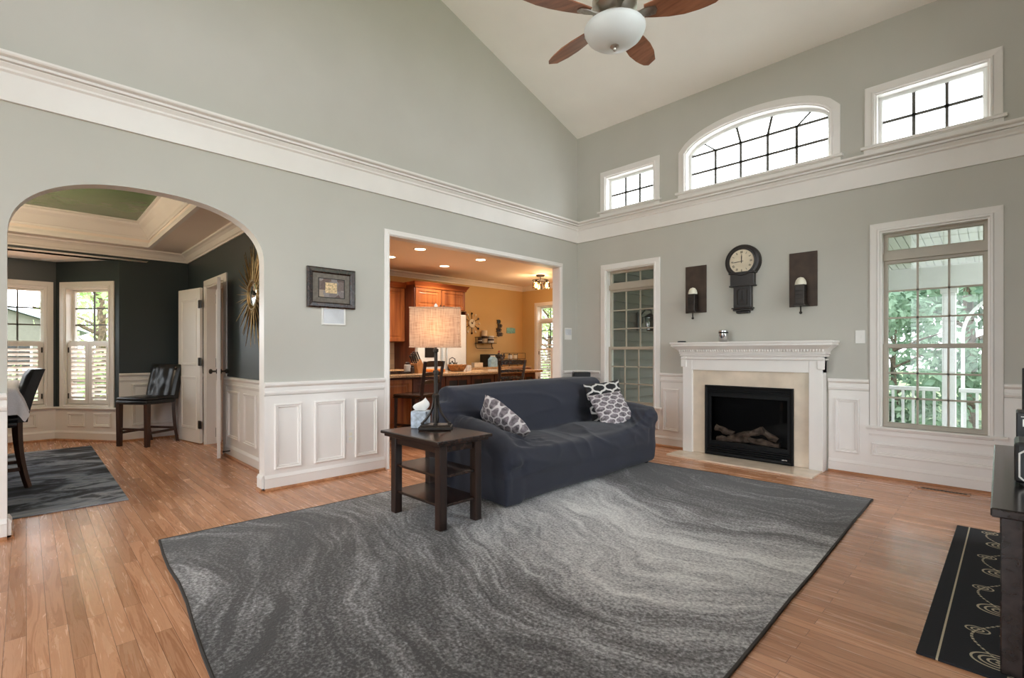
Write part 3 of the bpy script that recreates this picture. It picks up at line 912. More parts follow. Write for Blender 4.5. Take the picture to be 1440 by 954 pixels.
# double closet door on the dining wall
d = MB(); d.sweep([(-2.80, 0.0), (-2.80, 2.0), (-1.96, 2.0), (-1.96, 0.0)], CASING, DSIDE, False)
d.sweep([(-2.80, 0.0), (-2.80, 2.0), (-1.96, 2.0), (-1.96, 0.0)], [(.018, .002), (-.002, .002), (-.002, -.142), (.018, -.142)], DSIDE, False)
d.build('trim_7', M['trim'], kind='structure')
m = MB()  # closet behind the door
for q in ([(-3.0, -3.88, 0), (-3.0, -3.2, 0), (-3.0, -3.2, 2.3), (-3.0, -3.88, 2.3)], [(-1.7, -3.88, 0), (-1.7, -3.2, 0), (-1.7, -3.2, 2.3), (-1.7, -3.88, 2.3)],
          [(-3.0, -3.2, 0), (-1.7, -3.2, 0), (-1.7, -3.2, 2.3), (-3.0, -3.2, 2.3)], [(-3.0, -3.88, 2.3), (-1.7, -3.88, 2.3), (-1.7, -3.2, 2.3), (-3.0, -3.2, 2.3)]):
    m.face(q)
m.build('wall_closet', M['tanc'], kind='structure')


def door_leaf(nm, hinge, ang, w_, sgn):
    """Two-panel leaf hinged at `hinge`, pointing along ang."""
    root = structure(nm, (hinge[0], hinge[1], 0)); root.rotation_euler.z = ang
    f = lambda u, v, q: (u, q, v)
    m = MB(); m.box(0.004, w_, -.017, .017, 0.012, 1.99, .002)
    for sd in (1, -1):
        for z0, z1 in ((0.18, 0.86), (1.0, 1.86)):
            m.sweep(rect(.09, w_ - .09, z0, z1), PANEL, lambda u, v, q, sd=sd: (u, sd * (.017 + q * .5), v), True)
    m.build('leaf', M['trim'], root)
    for z in (.25, 1.05, 1.78):
        m = MB(); m.cyl((0.0, sgn * .022, z - .052), (0.0, sgn * .022, z + .052), .010, seg=10); m.box(-.045, .045, sgn * .0175, sgn * .0225, z - .05, z + .05); m.build('hinge', M['iron'], root)
    for sd in (1, -1):
        m = MB(); m.lathe([(.026, 0), (.026, .008), (.010, .012), (.010, .04), (.024, .048), (.028, .062), (.020, .074), (0, .078)], (w_ - .06, sd * .017, .96), 16, 'y')
        if sd < 0: bmesh.ops.transform(m.bm, matrix=Matrix.Translation((0, -.017, 0)) @ Matrix.Scale(-1, 4, (0, 1, 0)) @ Matrix.Translation((0, .017, 0)), verts=m.bm.verts)
        m.build('door_knob', M['iron'], root, smooth=True)
    return root


door_leaf('door_1', (-2.83, -4.066), math.radians(180 + 11), .62, 1)
door_leaf('door_2', (-2.02, -4.07), math.radians(-14), .36, -1)

# ================================================================== KITCHEN SHELL
KZ = 2.63
wall('wall_kitchen_far', KBACK, 0.14, -3.95, 2.3, KZ, [M['yellow'], M['siding'], M['trim']])
KW = (-2.885, -2.05, 0.49, 2.17)
wall('wall_kitchen_side', KSIDE, 0.14, -3.5, -0.0, KZ, [M['yellow'], M['siding'], M['trim']], [KW])
wall('wall_kitchen_wing', lambda u, v, d: (-0.0 - d, u, v), 0.12, 0.165, 2.44, KZ + .3, [M['yellow'], M['siding'], M['trim']])
m = MB(); m.face([(-3.5, -4.0, KZ), (0, -4.0, KZ), (0, 2.44, KZ), (-3.5, 2.44, KZ)]); m.build('ceiling_kitchen', M['kceil'], kind='structure')
m = MB()
m.sweep([(-3.34, -3.88), (-3.34, 2.3), (-0.12, 2.3), (-0.12, -3.88)], CROWN(KZ, 0.10, 0.095), PLAN, True)
m.build('trim_8', M['trim'], kind='structure')
b = MB(); run(b, KBACK, -3.8, 2.3, BASE); run(b, KSIDE, -3.34, -.12, BASE); b.build('baseboard_kitchen', M['trim'], kind='structure')
r_ = window(n, KSIDE, *KW, 3, 3, 0.14, sill=True, hung=1.33, transom=(1.83, 1.88), grille='grille'); shutter(r_, KSIDE, KW[0] + .015, KW[1] - .015, .51, 1.26, 2); n += 1
portal((-2.47, 2.48, 1.33), (-2.47, -1, 1.33), .8, 1.7)

# lap siding on the outside of the kitchen wing (seen through the window beside the corner)
m = MB(); z = -.3
while z < 2.9:
    m.prism([(0.121, z), (0.158, z), (0.158, z + .012), (0.126, z + .155), (0.121, z + .155)], lambda x, zz, t: (x, t, zz), 0.17, 2.46); z += .15
m.build('wall_exterior_siding', M['siding'], kind='structure')

# ================================================================== LIVING ROOM: BIG THINGS
# --- fireplace (mantel, surround, firebox, hearth are one built-in thing)
fp = thing('fireplace', 'white mantelpiece fireplace with beige marble surround and black gas firebox', 'fireplace', (2.37, 0, 0))
X0 = 2.37
FB = (1.935 - X0, 2.845 - X0, 0.02, 0.80)   # firebox, local x


def prof_run(mb, x0, x1, prof, ret=None):
    """Horizontal moulding along the front with mitred returns to the wall; prof (projection, z)."""
    # path from the wall on one side, along the front, back to the wall
    base = 0.0
    pts = [(x0, -0.001), (x0, -ret), (x1, -ret), (x1, -0.001)]
    mb.sweep(pts, [(o, z) for o, z in prof], PLAN, False)


m = MB()
LX0, LX1, LI0, LI1, FT = 1.675 - X0, 3.105 - X0, 1.79 - X0, 2.985 - X0, 0.965
m.box(LX0, LI0, -.155, -.008, 0, 1.20, .004); m.box(LI1, LX1, -.155, -.008, 0, 1.20, .004); m.box(LX0, LX1, -.152, -.008, FT, 1.20, .003)
m.build('pilasters_and_frieze', M['trim'], fp)
m = MB()
for z, h, o in ((1.088, .018, .012), (1.125, .022, .018)):
    prof_run(m, LX0, LX1, [(0, z), (o, z), (o + .006, z + h * .5), (o, z + h), (0, z + h)], .155)
m.box(LX0 - .018, LX0 + .045, -.165, -.15, 1.0, 1.12, .003); m.box(LX1 - .045, LX1 + .018, -.165, -.15, 1.0, 1.12, .003)
m.build('frieze_bands', M['trim'], fp)
m = MB(); prof_run(m, LX0, LX1, [(0, 1.150), (.028, 1.150), (.03, 1.172), (.034, 1.178), (.05, 1.20), (.085, 1.228), (.10, 1.24), (.10, 1.262), (0, 1.262)], .155)
m.build('cornice', M['trim'], fp)
m = MB(); x = LX0 - .02
while x < LX1 + .02:
    m.box(x, x + .013, -.209, -.155, 1.176, 1.198, .001); x += .026
m.build('dentils', M['trim'], fp)
m = MB(); m.box(LX0 - .11, LX1 + .11, -.268, -.001, 1.262, 1.284, .005, seg=2); m.build('mantel_shelf', M['trim'], fp)
m = MB(); m.box(LI0, FB[0], -.125, -.008, .018, FT, .001); m.box(FB[1], LI1, -.125, -.008, .018, FT, .001); m.box(FB[0], FB[1], -.125, -.008, FB[3], FT, .001)
m.build('marble_surround', M['marble'], fp)
m = MB(); m.prism([(LX0 - .04, -.155), (LX0 - .04, -.47), (3.10 - X0, -.49), (3.10 - X0, -.155), (LX1 - .002, -.155), (LX1 - .002, -.157), (LX0 + .002, -.157), (LX0 + .002, -.155)], lambda x, y, z: (x, y, z), .0, .016)
m.box(LI0, LI1, -.16, -.008, 0.0, .016); m.build('hearth_slab', M['marble'], fp)
fb = MB()
a, e, z0, z1 = FB
fb.sweep(rect(a + .002, e - .002, z0, z1), [(0, -.02), (0, .150), (.012, .155), (.030, .150), (.030, .128), (.0301, .128), (.0301, -.02)], lambda u, v, d: (u, -d, v), True)
ff = fb.build('firebox_frame', M['firebox'], fp)
for zs, p0, p1 in (((.725, .745, .765), .705, .79), ((.052, .075, .098, .121), .03, .145)):
    m = MB()
    for zz in zs: m.box(a + .03, e - .03, -.148, -.118, zz - .0065, zz + .0065, .003)
    m.box(a + .03, e - .03, -.120, -.110, p0, p1)
    m.build('louvered_panel', M['firebox'], ff)
m = MB()  # inner box, open to the front
b0, b1, y0, y1, c0, c1 = a + .03, e - .03, -.10, -.008, .145, .705
for q in ([(b0, y1, c0), (b1, y1, c0), (b1, y1, c1), (b0, y1, c1)], [(b0, y0, c0), (b1, y0, c0), (b1, y1, c0), (b0, y1, c0)], [(b0, y0, c0), (b0, y1, c0), (b0, y1, c1), (b0, y0, c1)], [(b1, y0, c0), (b1, y1, c0), (b1, y1, c1), (b1, y0, c1)],
          [(b0, y0, c1), (b1, y0, c1), (b1, y1, c1), (b0, y1, c1)]):
    m.face(q)
m.build('firebox_liner', M['firebox'], ff)
m = MB(); m.sweep(rect(b0, b1, c0, c1), [(0, .108), (0, .126), (.03, .126), (.034, .108)], lambda u, v, d: (u, -d, v), True); gf = m.build('glass_frame', M['firebox'], ff)
m = MB(); m.face([(b0, -.112, c0), (b1, -.112, c0), (b1, -.112, c1), (b0, -.112, c1)]); m.build('glass_front', M['fireglass'], gf)
for i, (x, z, l, an) in enumerate(((-.16, .20, .34, .1), (.14, .20, .36, -.12), (-.02, .27, .40, .35), (.20, .29, .22, -.5), (-.25, .29, .2, -.3))):
    dx, dz = math.cos(an) * l / 2, math.sin(an) * l / 2
    m = MB(); pts = [(x - dx + dx * 2 * t / 6, -.055 + .02 * (i % 2), z - dz + dz * 2 * t / 6 + .006 * math.sin(t * 2 + i)) for t in range(7)]
    m.tube(pts, .035, 9, True, [.034 + .006 * math.sin(t * 1.9 + i * 2) for t in range(7)]); m.build('ceramic_log', M['log'], fp, smooth=True)
m = MB(); m.box(.37, .42, -.150, -.1485, .063, .070); m.build('maker_plate', M['chrome'], fp)

# --- sofa under a stretch slipcover
SX, SY = 0.84, -3.16


def sofa_mesh():
    m = MB()
    L = 2.26
    m.box(.03, .945, .02, L - .02, .012, .33, .05, seg=2)           # skirted base
    m.box(.16, .965, .16, L - .16, .20, .405, .06, seg=3)           # seat
    m.blob((.60, .70, .36), (.36, .50, .085), 3); m.blob((.60, 1.56, .36), (.36, .50, .085), 3)
    # back: leaning slab with a full rolled top
    poly = [(.02, .05), (.02, .74), (.05, .82), (.11, .862), (.19, .868), (.255, .835), (.29, .76), (.335, .42), (.34, .05)]
    m.prism(poly, lambda x, z, y: (x, y, z), .05, L - .05)
    for y in (.07, L - .07): m.tube([(.18, y, .06), (.18, y, .45), (.165, y, .74)], .15, 14, True, [.15, .155, .125])
    m.tube([(.15, .05, .755), (.15, L * .3, .765), (.15, L * .7, .775), (.15, L - .05, .765)], .115, 16)
    # arms: rolled tops over a plain side, lower than the back
    y = L - .10
    m.box(.10, .94, y - .09, y + .09, .012, .47, .05, seg=2)
    m.tube([(.10, y, .50), (.40, y, .50), (.70, y, .485), (.90, y, .47), (.955, y, .45)], .12, 16, True, [.125, .125, .128, .118, .085])
    # the near arm slumps towards its front
    m.prism([(.10, .012), (.10, .47), (.58, .46), (.80, .41), (.92, .32), (.950, .22), (.950, .012)], lambda x, z, yy: (x, yy, z), .015, .19)
    m.tube([(.10, .10, .50), (.40, .10, .50), (.62, .10, .475), (.78, .105, .425), (.88, .11, .36), (.93, .115, .28)], .12, 16, True, [.125, .125, .126, .118, .098, .07])
    m.tube([(.15, L + .015, .515), (.88, L + .015, .505)], .075, 12)  # far arm roll turns out
    # cloth pulled from the arm tops down to the seat
    y = L - .18
    m.prism([(y + .06, .38), (y + .06, .575), (y - .03, .565), (y - .10, .50), (y - .20, .445), (y - .34, .415), (y - .50, .395), (y - .5, .36)], lambda yy, z, x: (x, yy, z), .22, .955)
    for x0, x1, q in ((.22, .66, 1.0), (.60, .80, .80), (.74, .88, .52), (.84, .955, .22)):
        h = lambda z: .395 + (z - .395) * q
        m.prism([(.12, .34), (.12, h(.58)), (.21, h(.57)), (.29, h(.525)), (.40, h(.475)), (.55, h(.435)), (.74, h(.41)), (.9, .392), (.9, .34)], lambda yy, z, x: (x, yy, z), x0, x1)
    bm = m.bm
    bmesh.ops.triangulate(bm, faces=bm.faces)
    o = m.build('slipcover_tmp', M['sofa'])
    md = o.modifiers.new('r', 'REMESH'); md.mode = 'VOXEL'; md.voxel_size = 0.0150
    sm = o.modifiers.new('s', 'SMOOTH'); sm.iterations = 9; sm.factor = 0.6
    dg = bpy.context.evaluated_depsgraph_get()
    me = bpy.data.meshes.new_from_object(o.evaluated_get(dg))
    bpy.data.objects.remove(o)
    # keep the one big cloth surface only
    bm = bmesh.new(); bm.from_mesh(me); seen = set(); best = []
    for v0 in bm.verts:
        if v0 in seen: continue
        st = [v0]; seen.add(v0); isl = []
        while st:
            q = st.pop(); isl.append(q)
            for e in q.link_edges:
                w = e.other_vert(q)
                if w not in seen: seen.add(w); st.append(w)
        if len(isl) > len(best): best = isl
    keep = set(best)
    bmesh.ops.delete(bm, geom=[v for v in bm.verts if v not in keep], context='VERTS')
    bm.to_mesh(me); bm.free()
    me.name = 'slipcover'
    # folds: gathered pleats where the cloth is pulled, long soft creases elsewhere
    nrm = [v.normal.copy() for v in me.vertices]

    def bell(x, w): return math.exp(-(x / w) ** 2)

    def ridge(p, sharp=5):
        return (1 - min(1, abs(noise.noise(Vector(p))) * 1.6)) ** sharp
    for v, n_ in zip(me.vertices, nrm):
        x, y, z = v.co
        d = 0.0
        lowf = noise.noise(Vector((x * 2.1, y * 2.1, z * 2.1)))
        d += .012 * lowf
        if z > .04:
            # pleats running from the arm tops down into the seat valley at both ends
            for yc, s in ((.34, 1), (2.26 - .34, -1)):
                q = s * (y - yc)
                k = bell(q, .20) * bell(z - .47, .13) * (1 if x > .45 else bell(x - .45, .15))
                ph = (x * 1.0 + z * .9 - .25 * q) * 78 + 4.0 * noise.noise(Vector((x * 3, y * 3, z * 3)))
                d += .0105 * k * (1 - 2 * abs(math.sin(ph / 2)) ** .7)
            # tension folds between the end of the back and the arm
            for yc in (.02, 2.24):
                k = bell(y - yc, .16) * bell(z - .62, .22) * bell(x - .30, .20)
                d += .008 * k * (1 - 2 * abs(math.sin((x + .42 * z) * 40 + 5 * lowf)) ** .7)
            # creases over the seat front, soft drag lines lower down
            k = bell(z - .37, .10) * (1 if x > .55 else bell(x - .55, .12)) * bell(y - 1.25, .75)
            d += .020 * k * (ridge((y * 3.2 + z * 2.0, z * 4.0 + x * 2.0, 1.7)) - .25)
            k = bell(z - .25, .17) * (1 if x > .8 else 0)
            d += .009 * k * (ridge((y * 1.0 + z * 1.2, z * 7.0, 4.1), 4) - .3)
            # creases on the back cushion and along its top
            k = bell(z - .66, .18) * bell(x - .30, .12)
            d += .012 * k * (ridge((y * 1.3 + z * .8, z * 5.0, 8.2), 5) - .25)
            # plain end panels
            if y < .06 or y > 2.2: d += .008 * (ridge((x * 4.0 + z * 2.2, z * 1.5, 3.3), 4) - .3)
        v.co += n_ * max(-.03, min(.03, d))
        if v.co.z < .012: v.co.z = .012
    for p in me.polygons: p.use_smooth = True
    me.materials.clear(); me.materials.append(M['sofa'])
    return me


sofa = thing('sofa', 'three seat sofa under a wrinkled dark navy stretch slipcover on the grey rug', 'sofa', (SX, SY, 0.012), math.radians(0.6))
o = bpy.data.objects.new('slipcover', sofa_mesh()); COL.objects.link(o); o.parent = sofa
for x, y in ((.10, .12), (.87, .12), (.10, 2.14), (.87, 2.14)):
    m = MB(); m.lathe([(.026, 0), (.032, .02), (.03, .06)], (x, y, .001), 12); m.build('foot', M['black'], sofa)


def pillow(name, label, size, thick, mat, loc, eul, group=None):
    n_ = 26
    m = MB(); bm = m.bm
    uvl = bm.loops.layers.uv.new('UVMap')
    grid = {}
    for side in (1, -1):
        for i in range(n_ + 1):
            for j in range(n_ + 1):
                u, v = -1 + 2 * i / n_, -1 + 2 * j / n_
                if side == -1 and (i in (0, n_) or j in (0, n_)):
                    grid[side, i, j] = grid[1, i, j]; continue
                h = (max(0, 1 - abs(u) ** 2.6) * max(0, 1 - abs(v) ** 2.6)) ** 0.55
                pin = 1 - .055 * (1 - v * v) * abs(u) ** 4; pin2 = 1 - .055 * (1 - u * u) * abs(v) ** 4
                wr = .05 * noise.noise(Vector((u * 2.2, v * 2.2, side * 3.1)))
                grid[side, i, j] = bm.verts.new((u * size / 2 * pin, v * size / 2 * pin2, side * thick / 2 * h * (1 + wr * 3)))
        for i in range(n_):
            for j in range(n_):
                q = [(i, j), (i + 1, j), (i + 1, j + 1), (i, j + 1)]
                try: f = bm.faces.new([grid[side, a, b] for a, b in q])
                except ValueError: continue
                for l, (a, b) in zip(f.loops, q): l[uvl].uv = (a / n_ * size, b / n_ * size)
    root = tag(m.build(name, mat, smooth='all'), label, 'pillow', group)
    root.location = loc; root.rotation_euler = eul
    return root


def pil_rot(nrm, up):
    n_ = Vector(nrm).normalized(); u = Vector(up); yv = (u - n_ * u.dot(n_)).normalized(); xv = yv.cross(n_)
    return Matrix((xv, yv, n_)).transposed().to_euler()


pillow('throw_pillow', 'grey trellis print pillow lying over the sofa arm nearest the side table', .47, .17, M['pil_grey'], (1.40, -2.80, .585), pil_rot((.12, .74, .66), (-.62, -.3, .72)), 'trellis print sofa pillows')
pillow('throw_pillow', 'black trellis print pillow standing behind the grey one at the far sofa arm', .44, .13, M['pil_dark'], (1.335, -1.22, .64), pil_rot((.86, -.42, .30), (-.25, .0, 1)), 'trellis print sofa pillows')
pillow('throw_pillow', 'grey trellis print pillow leaning low before the black pillow at the far sofa arm', .42, .11, M['pil_grey'], (1.46, -1.29, .575), pil_rot((.70, -.35, .62), (-.60, .15, .78)), 'trellis print sofa pillows')

# --- rugs
m = MB()
R4 = [(0.707, -5.064), (0.83, -1.02), (3.617, -0.897), (3.70, -5.25)]
RO = (0.707, -5.064)
N = 40
P = lambda a, b, t: (a[0] + (b[0] - a[0]) * t, a[1] + (b[1] - a[1]) * t)
rug_pts = []
random.seed(3)
for i in range(4):
    for j in range(12):
        p = P(R4[i], R4[(i + 1) % 4], j / 12)
        rug_pts.append((p[0] + (random.uniform(-.008, .008) if j else 0), p[1] + (random.uniform(-.008, .008) if j else 0)))
ctr = (2.2, -3.0)
bm = m.bm
top = [bm.verts.new((x, y, .011)) for x, y in rug_pts]; bot = [bm.verts.new((x + (x - ctr[0]) * .002, y + (y - ctr[1]) * .002, .001)) for x, y in rug_pts]
bm.faces.new(top); bm.faces.new(bot[::-1])
for i in range(len(top)): bm.faces.new((top[i], top[(i + 1) % len(top)], bot[(i + 1) % len(top)], bot[i]))
rug = tag(m.build('area_rug', M['rug']), 'large grey area rug with pale sweeping swirls under the sofa', 'rug')
m = MB(); m.sweep(rug_pts[::-1], [(-.006, .001), (-.006, .010), (.001, .013), (.008, .012), (.008, .001)], PLAN, True); m.build('bound_edge', paint('dark_rug_binding', (58, 54, 52), .9), rug)

m = MB(); m.box(0, .74, -2.0, 0.0, .001, .010, .003)
r2 = tag(m.build('runner_rug', M['runner'], loc=(4.135, -1.20, 0), rotz=0.0), 'black runner rug with cream spirals under the dark media console', 'rug')
m = MB(); m.box(0, 3.13, -2.2, 0.0, .001, .012, .003)
r3 = tag(m.build('dining_rug', M['drug'], loc=(-3.63, -5.075, 0), rotz=0.0), 'dark streaked grey rug under the dining table', 'rug')

# --- side table
ST = (1.525, -3.585)
st = thing('side_table', 'espresso wood side table with two shelves beside the navy sofa', 'side table', (ST[0], ST[1], .012), math.radians(1.0))
hx, hy = .262, .150
for sx in (-1, 1):
    for sy in (-1, 1):
        m = MB(); m.box(sx * hx - .030, sx * hx + .030, sy * hy - .030, sy * hy + .030, 0, .552, .005); m.build('leg', M['espressoz'], st)
m = MB(); m.box(-.345, .345, -.235, .235, .572, .594, .006, seg=2); m.box(-.325, .325, -.215, .215, .552, .572, .004); m.build('table_top', M['espresso'], st)
m = MB(); m.box(-hx, hx, -hy - .02, -hy + .0, .50, .552); m.box(-hx, hx, hy, hy + .02, .50, .552); m.box(-hx - .01, -hx + .01, -hy, hy, .50, .552); m.box(hx - .01, hx + .01, -hy, hy, .50, .552); m.build('apron', M['espresso'], st)
for z in (.145, .335):
    m = MB(); m.box(-hx - .02, hx + .02, -hy - .012, hy + .012, z, z + .018, .003); m.build('shelf', M['espresso'], st)

# --- table lamp: rectangular linen shade on an iron stem with four curved feet
LM = (1.435, -3.515)
TZ = .607
lm = thing('table_lamp', 'tall dark iron table lamp with rectangular linen shade on the side table', 'lamp', (LM[0], LM[1], TZ), math.radians(48))
m = MB(); m.box(-.118, .118, -.075, .075, 0, .026, .004); m.box(-.108, .108, -.065, .065, .026, .036, .003); m.build('base', M['iron'], lm)
for sx, sy in ((1, 0), (-1, 0), (0, 1), (0, -1)):
    R = .098 if sx else .058
    m = MB(); pts = []
    for t in range(13):
        q = t / 12
        rr = .016 + (R - .016) * (1 - q) ** 2.4
        pts.append((sx * rr, sy * rr, .044 + .19 * q))
    m.tube(pts, .0085, 8); m.lathe([(0, 0), (.013, .002), (.013, .012), (0, .016)], (sx * R, sy * R, .035), 10); m.build('curved_foot', M['iron'], lm, smooth=True)
m = MB(); m.lathe([(.018, .05), (.024, .08), (.016, .12), (.015, .22), (.026, .235), (.026, .25), (.0145, .26), (.0145, .40), (.022, .405), (.022, .425), (.0125, .432), (.0125, .56), (.02, .566), (.02, .585), (.009, .59), (.009, .66)], (0, 0, 0), 16)
m.build('stem', M['iron'], lm, smooth=True)
m = MB()
hw, hd, z0, z1 = .178, .088, .600, .882
m.sweep([(-hw, -hd), (-hw, hd), (hw, hd), (hw, -hd)], [(0, z0), (0, z1), (.003, z1), (.003, z0)], PLAN, True)
sh = m.build('lamp_shade', M['shade'], lm)
m = MB(); 
for z in (z0, z1):
    m = MB(); m.sweep([(-hw, -hd), (-hw, hd), (hw, hd), (hw, -hd)], [(-.003, z - .004), (-.003, z + .004), (.005, z + .004), (.005, z - .004)], PLAN, True); m.build('shade_rim', M['shade'], sh)
m = MB(); m.tube([(-hw, 0, z1 - .01), (hw, 0, z1 - .01)], .003, 6); m.build('spider', M['iron'], sh)
m = MB(); m.lathe([(.016, .655), (.016, .70), (.03, .72), (.038, .755), (.03, .79), (0, .80)], (0, 0, 0), 16); m.build('light_bulb', M['opal'], lm, smooth=True)
m = MB(); m.tube([(0, 0, .80), (0, 0, .885)], .003, 6); m.lathe([(.006, .885), (.013, .89), (.013, .905), (.006, .915), (0, .922)], (0, 0, 0), 12); m.build('finial', M['opal'], lm, smooth=True)

l = bpy.data.lights.new('table_lamp_bulb', 'POINT'); l.energy = W_LAMP; l.color = (1.0, .80, .58); l.shadow_soft_size = .07
lo = bpy.data.objects.new('table_lamp_bulb', l); COL.objects.link(lo); lo.parent = lm; lo.location = (0, 0, .745)

tb = thing('tissue_box', 'pale blue tissue box with a tissue pulled up beside the lamp', 'tissue box', (1.285, -3.545, TZ), math.radians(38))
m = MB(); m.box(-.058, .058, -.058, .058, 0, .125, .003); m.build('carton', M['tissuebox'], tb)
m = MB(); m.lathe([(.038, .1245), (.038, .1262), (0, .1262)], (0, 0, 0), 20); m.build('slot', M['ink'], tb)
m = MB(); bm = m.bm
NR = 9; prev = None
for t in range(NR + 1):
    q = t / NR; ring = []
    for k_ in range(18):
        a = 2 * PI * k_ / 18
        rr = (.032 + .020 * math.sin(q * PI) * (1 + .5 * math.sin(a * 2))) * (1 - q ** 3 * .85)
        ring.append(bm.verts.new((math.cos(a) * rr * 1.2 + .03 * q * q, math.sin(a) * rr * .45 + .006 * math.sin(3 * a + q * 4), .1265 + .088 * q + .012 * q * math.cos(a))))
    if prev:
        for k_ in range(18): bm.faces.new((prev[k_], prev[(k_ + 1) % 18], ring[(k_ + 1) % 18], ring[k_]))
    prev = ring
m.build('tissue', M['tissue'], tb, smooth='all')

# --- media console at the right edge of the room
mc = thing('media_console', 'long black wood media console on the black runner rug', 'console', (4.33, -2.32, .011), math.radians(0.8))
m = MB(); m.box(0, .47, -.86, .86, .565, .598, .005); m.build('top', M['blackw'], mc)
for y in (-.80, .80):
    m = MB(); m.box(.03, .45, y - .02, y + .02, 0, .565, .004); m.build('side_panel', M['blackw'], mc)
for y in (-.80, .80):
    m = MB(); m.box(.025, .085, y - .035, y + .035, 0, .565, .004); m.build('post', M['blackw'], mc)
m = MB(); m.box(.05, .44, -.78, .78, .30, .322, .003); m.build('shelf', M['blackw'], mc)
m = MB(); m.box(.05, .44, -.78, .78, .09, .112, .003); m.build('lower_shelf', M['blackw'], mc)
m = MB(); m.box(.435, .45, -.80, .80, .09, .56); m.build('back_panel', M['blackw'], mc)
CT = .609
g = thing('subwoofer', 'black box with rounded pale outlined front on the media console', 'speaker', (4.562, -2.56, CT), math.radians(0))
m = MB(); m.box(-.16, .16, -.12, .12, 0.006, .180, .015, seg=2); m.build('cabinet', M['black'], g)
m = MB(); m.sweep([(-.13, .018), (-.147, .035), (-.147, .135), (-.13, .15), (.13, .15), (.147, .135), (.147, .035), (.13, .018)], [(0, -.004), (0, .004), (.006, .004), (.006, -.004)], lambda u, v, d: (u, -.122 - d, v), True); m.build('front_outline', M['white_plastic'], g)
for x, y in ((-.13, -.09), (.13, -.09), (-.13, .09), (.13, .09)):
    m = MB(); m.cyl((x, y, 0), (x, y, .008), .012, seg=10); m.build('foot', M['black'], g)
g = thing('game_console', 'black box with a small white label behind the outlined speaker box on the console', 'console', (4.545, -1.98, CT))
m = MB(); m.box(-.135, .135, -.10, .10, 0.004, .255, .004); m.build('casing', M['black'], g)
m = MB(); m.box(-.112, -.07, -.1015, -.0995, .185, .222); lab = m.build('label_plate', M['white_plastic'], g)
m = MB(); m.box(-.104, -.078, -.1025, -.1012, .195, .213); m.build('label_mark', M['ink'], lab)
m = MB(); m.box(-.118, -.075, -.1015, -.0995, .232, .236); m.box(-.10, -.09, -.1015, -.0995, .236, .242); m.build('white_mark', M['white_plastic'], g)
g = thing('tower_speaker', 'slim black upright speaker at the back of the media console', 'speaker', (4.525, -1.55, CT))
m = MB(); m.box(-.09, .09, -.06, .06, 0.012, .47, .008, seg=2); m.build('cabinet', M['black'], g)
m = MB(); m.box(-.08, .08, -.066, -.06, .03, .455, .004); m.build('grille', M['firebox'], g)
m = MB(); m.box(-.10, .10, -.07, .07, 0, .012, .003); m.build('plinth', M['black'], g)

# --- tower speaker in the corner behind the sofa
g = thing('tower_speaker', 'black floor speaker in the corner behind the far end of the sofa', 'speaker', (.30, -.30, 0), math.radians(-45))
m = MB(); m.box(-.115, .115, -.13, .13, .03, .80, .006); m.build('cabinet', M['black'], g)
m = MB(); m.box(-.105, .105, -.142, -.13, .06, .60, .005); m.build('grille', M['firebox'], g)
m = MB(); m.box(-.115, .115, -.131, -.129, .615, .622); m.build('silver_line', M['chrome'], g)
m = MB(); m.box(-.125, .125, -.14, .14, 0, .03, .004); m.build('plinth', M['black'], g)
m = MB(); m.box(-.10, .10, -.115, .115, .802, .90, .006); 
g = thing('center_speaker', 'small black speaker box standing on top of the corner floor speaker', 'speaker', (.30, -.30, .80), math.radians(-45))
m.bm.free(); m = MB(); m.box(-.10, .10, -.11, .11, 0, .105, .006); m.build('cabinet', M['black'], g)
m = MB(); m.box(-.09, .09, -.116, -.11, .012, .093, .004); m.build('grille', M['firebox'], g)

# ------------------------------------------------------------------ on the walls
# wall clock over the mantel
ck = thing('wall_clock', 'black schoolhouse clock with cream dial above the fireplace', 'wall clock', (2.315, -.001, 1.60))
m = MB()
f = lambda u, v, w: (u, -w, v)
m.lathe([(0, 0), (.185, 0), (.185, .06), (.178, .07), (.155, .075), (.15, .082), (.132, .083), (.128, .070), (0, .068)], (0, 0, 0), 40, 'y')
bmesh.ops.transform(m.bm, matrix=Matrix.Translation((0, 0, .565)) @ Matrix.Scale(-1, 4, (0, 1, 0)), verts=m.bm.verts)
m.build('round_case', M['clockw'], ck, smooth=True)
m = MB(); m.lathe([(0, 0.0), (.129, 0.0), (.129, .004), (0, .004)], (0, 0, 0), 40, 'y'); bmesh.ops.transform(m.bm, matrix=Matrix.Translation((0, -.072, .565)) @ Matrix.Scale(-1, 4, (0, 1, 0)), verts=m.bm.verts)
dl = m.build('dial', M['dial'], ck)
for h_ in range(12):
    m = MB()
    a = PI / 2 - h_ * PI / 6
    strokes = {0: 4, 1: 1, 2: 2, 3: 3, 4: 3, 5: 1, 6: 2, 7: 3, 8: 4, 9: 2, 10: 1, 11: 2}[h_]
    ca, sa = math.cos(a), math.sin(a)
    for q in range(strokes):
        off = (q - (strokes - 1) / 2) * .007
        pts = [(r * ca - (o_ + off) * sa, r * sa + (o_ + off) * ca) for r, o_ in ((.088, -.0018), (.112, -.0018), (.112, .0018), (.088, .0018))]
        m.prism([(x, z + .565) for x, z in pts], f, .0765, .0775)
    m.build('roman_numeral', M['ink'], dl)
for nm, a, l, w_ in (('minute_hand', PI + .10, .112, .0035), ('hour_hand', PI / 2 - .02, .082, .005)):
    m = MB(); ca, sa = math.cos(a), math.sin(a)
    pts = [(r * ca - o_ * sa, r * sa + o_ * ca) for r, o_ in ((-.02, -w_ * .6), (l * .6, -w_), (l, 0), (l * .6, w_), (-.02, w_ * .6))]
    m.prism([(x, z + .565) for x, z in pts], f, .079, .081); m.build(nm, M['ink'], dl)
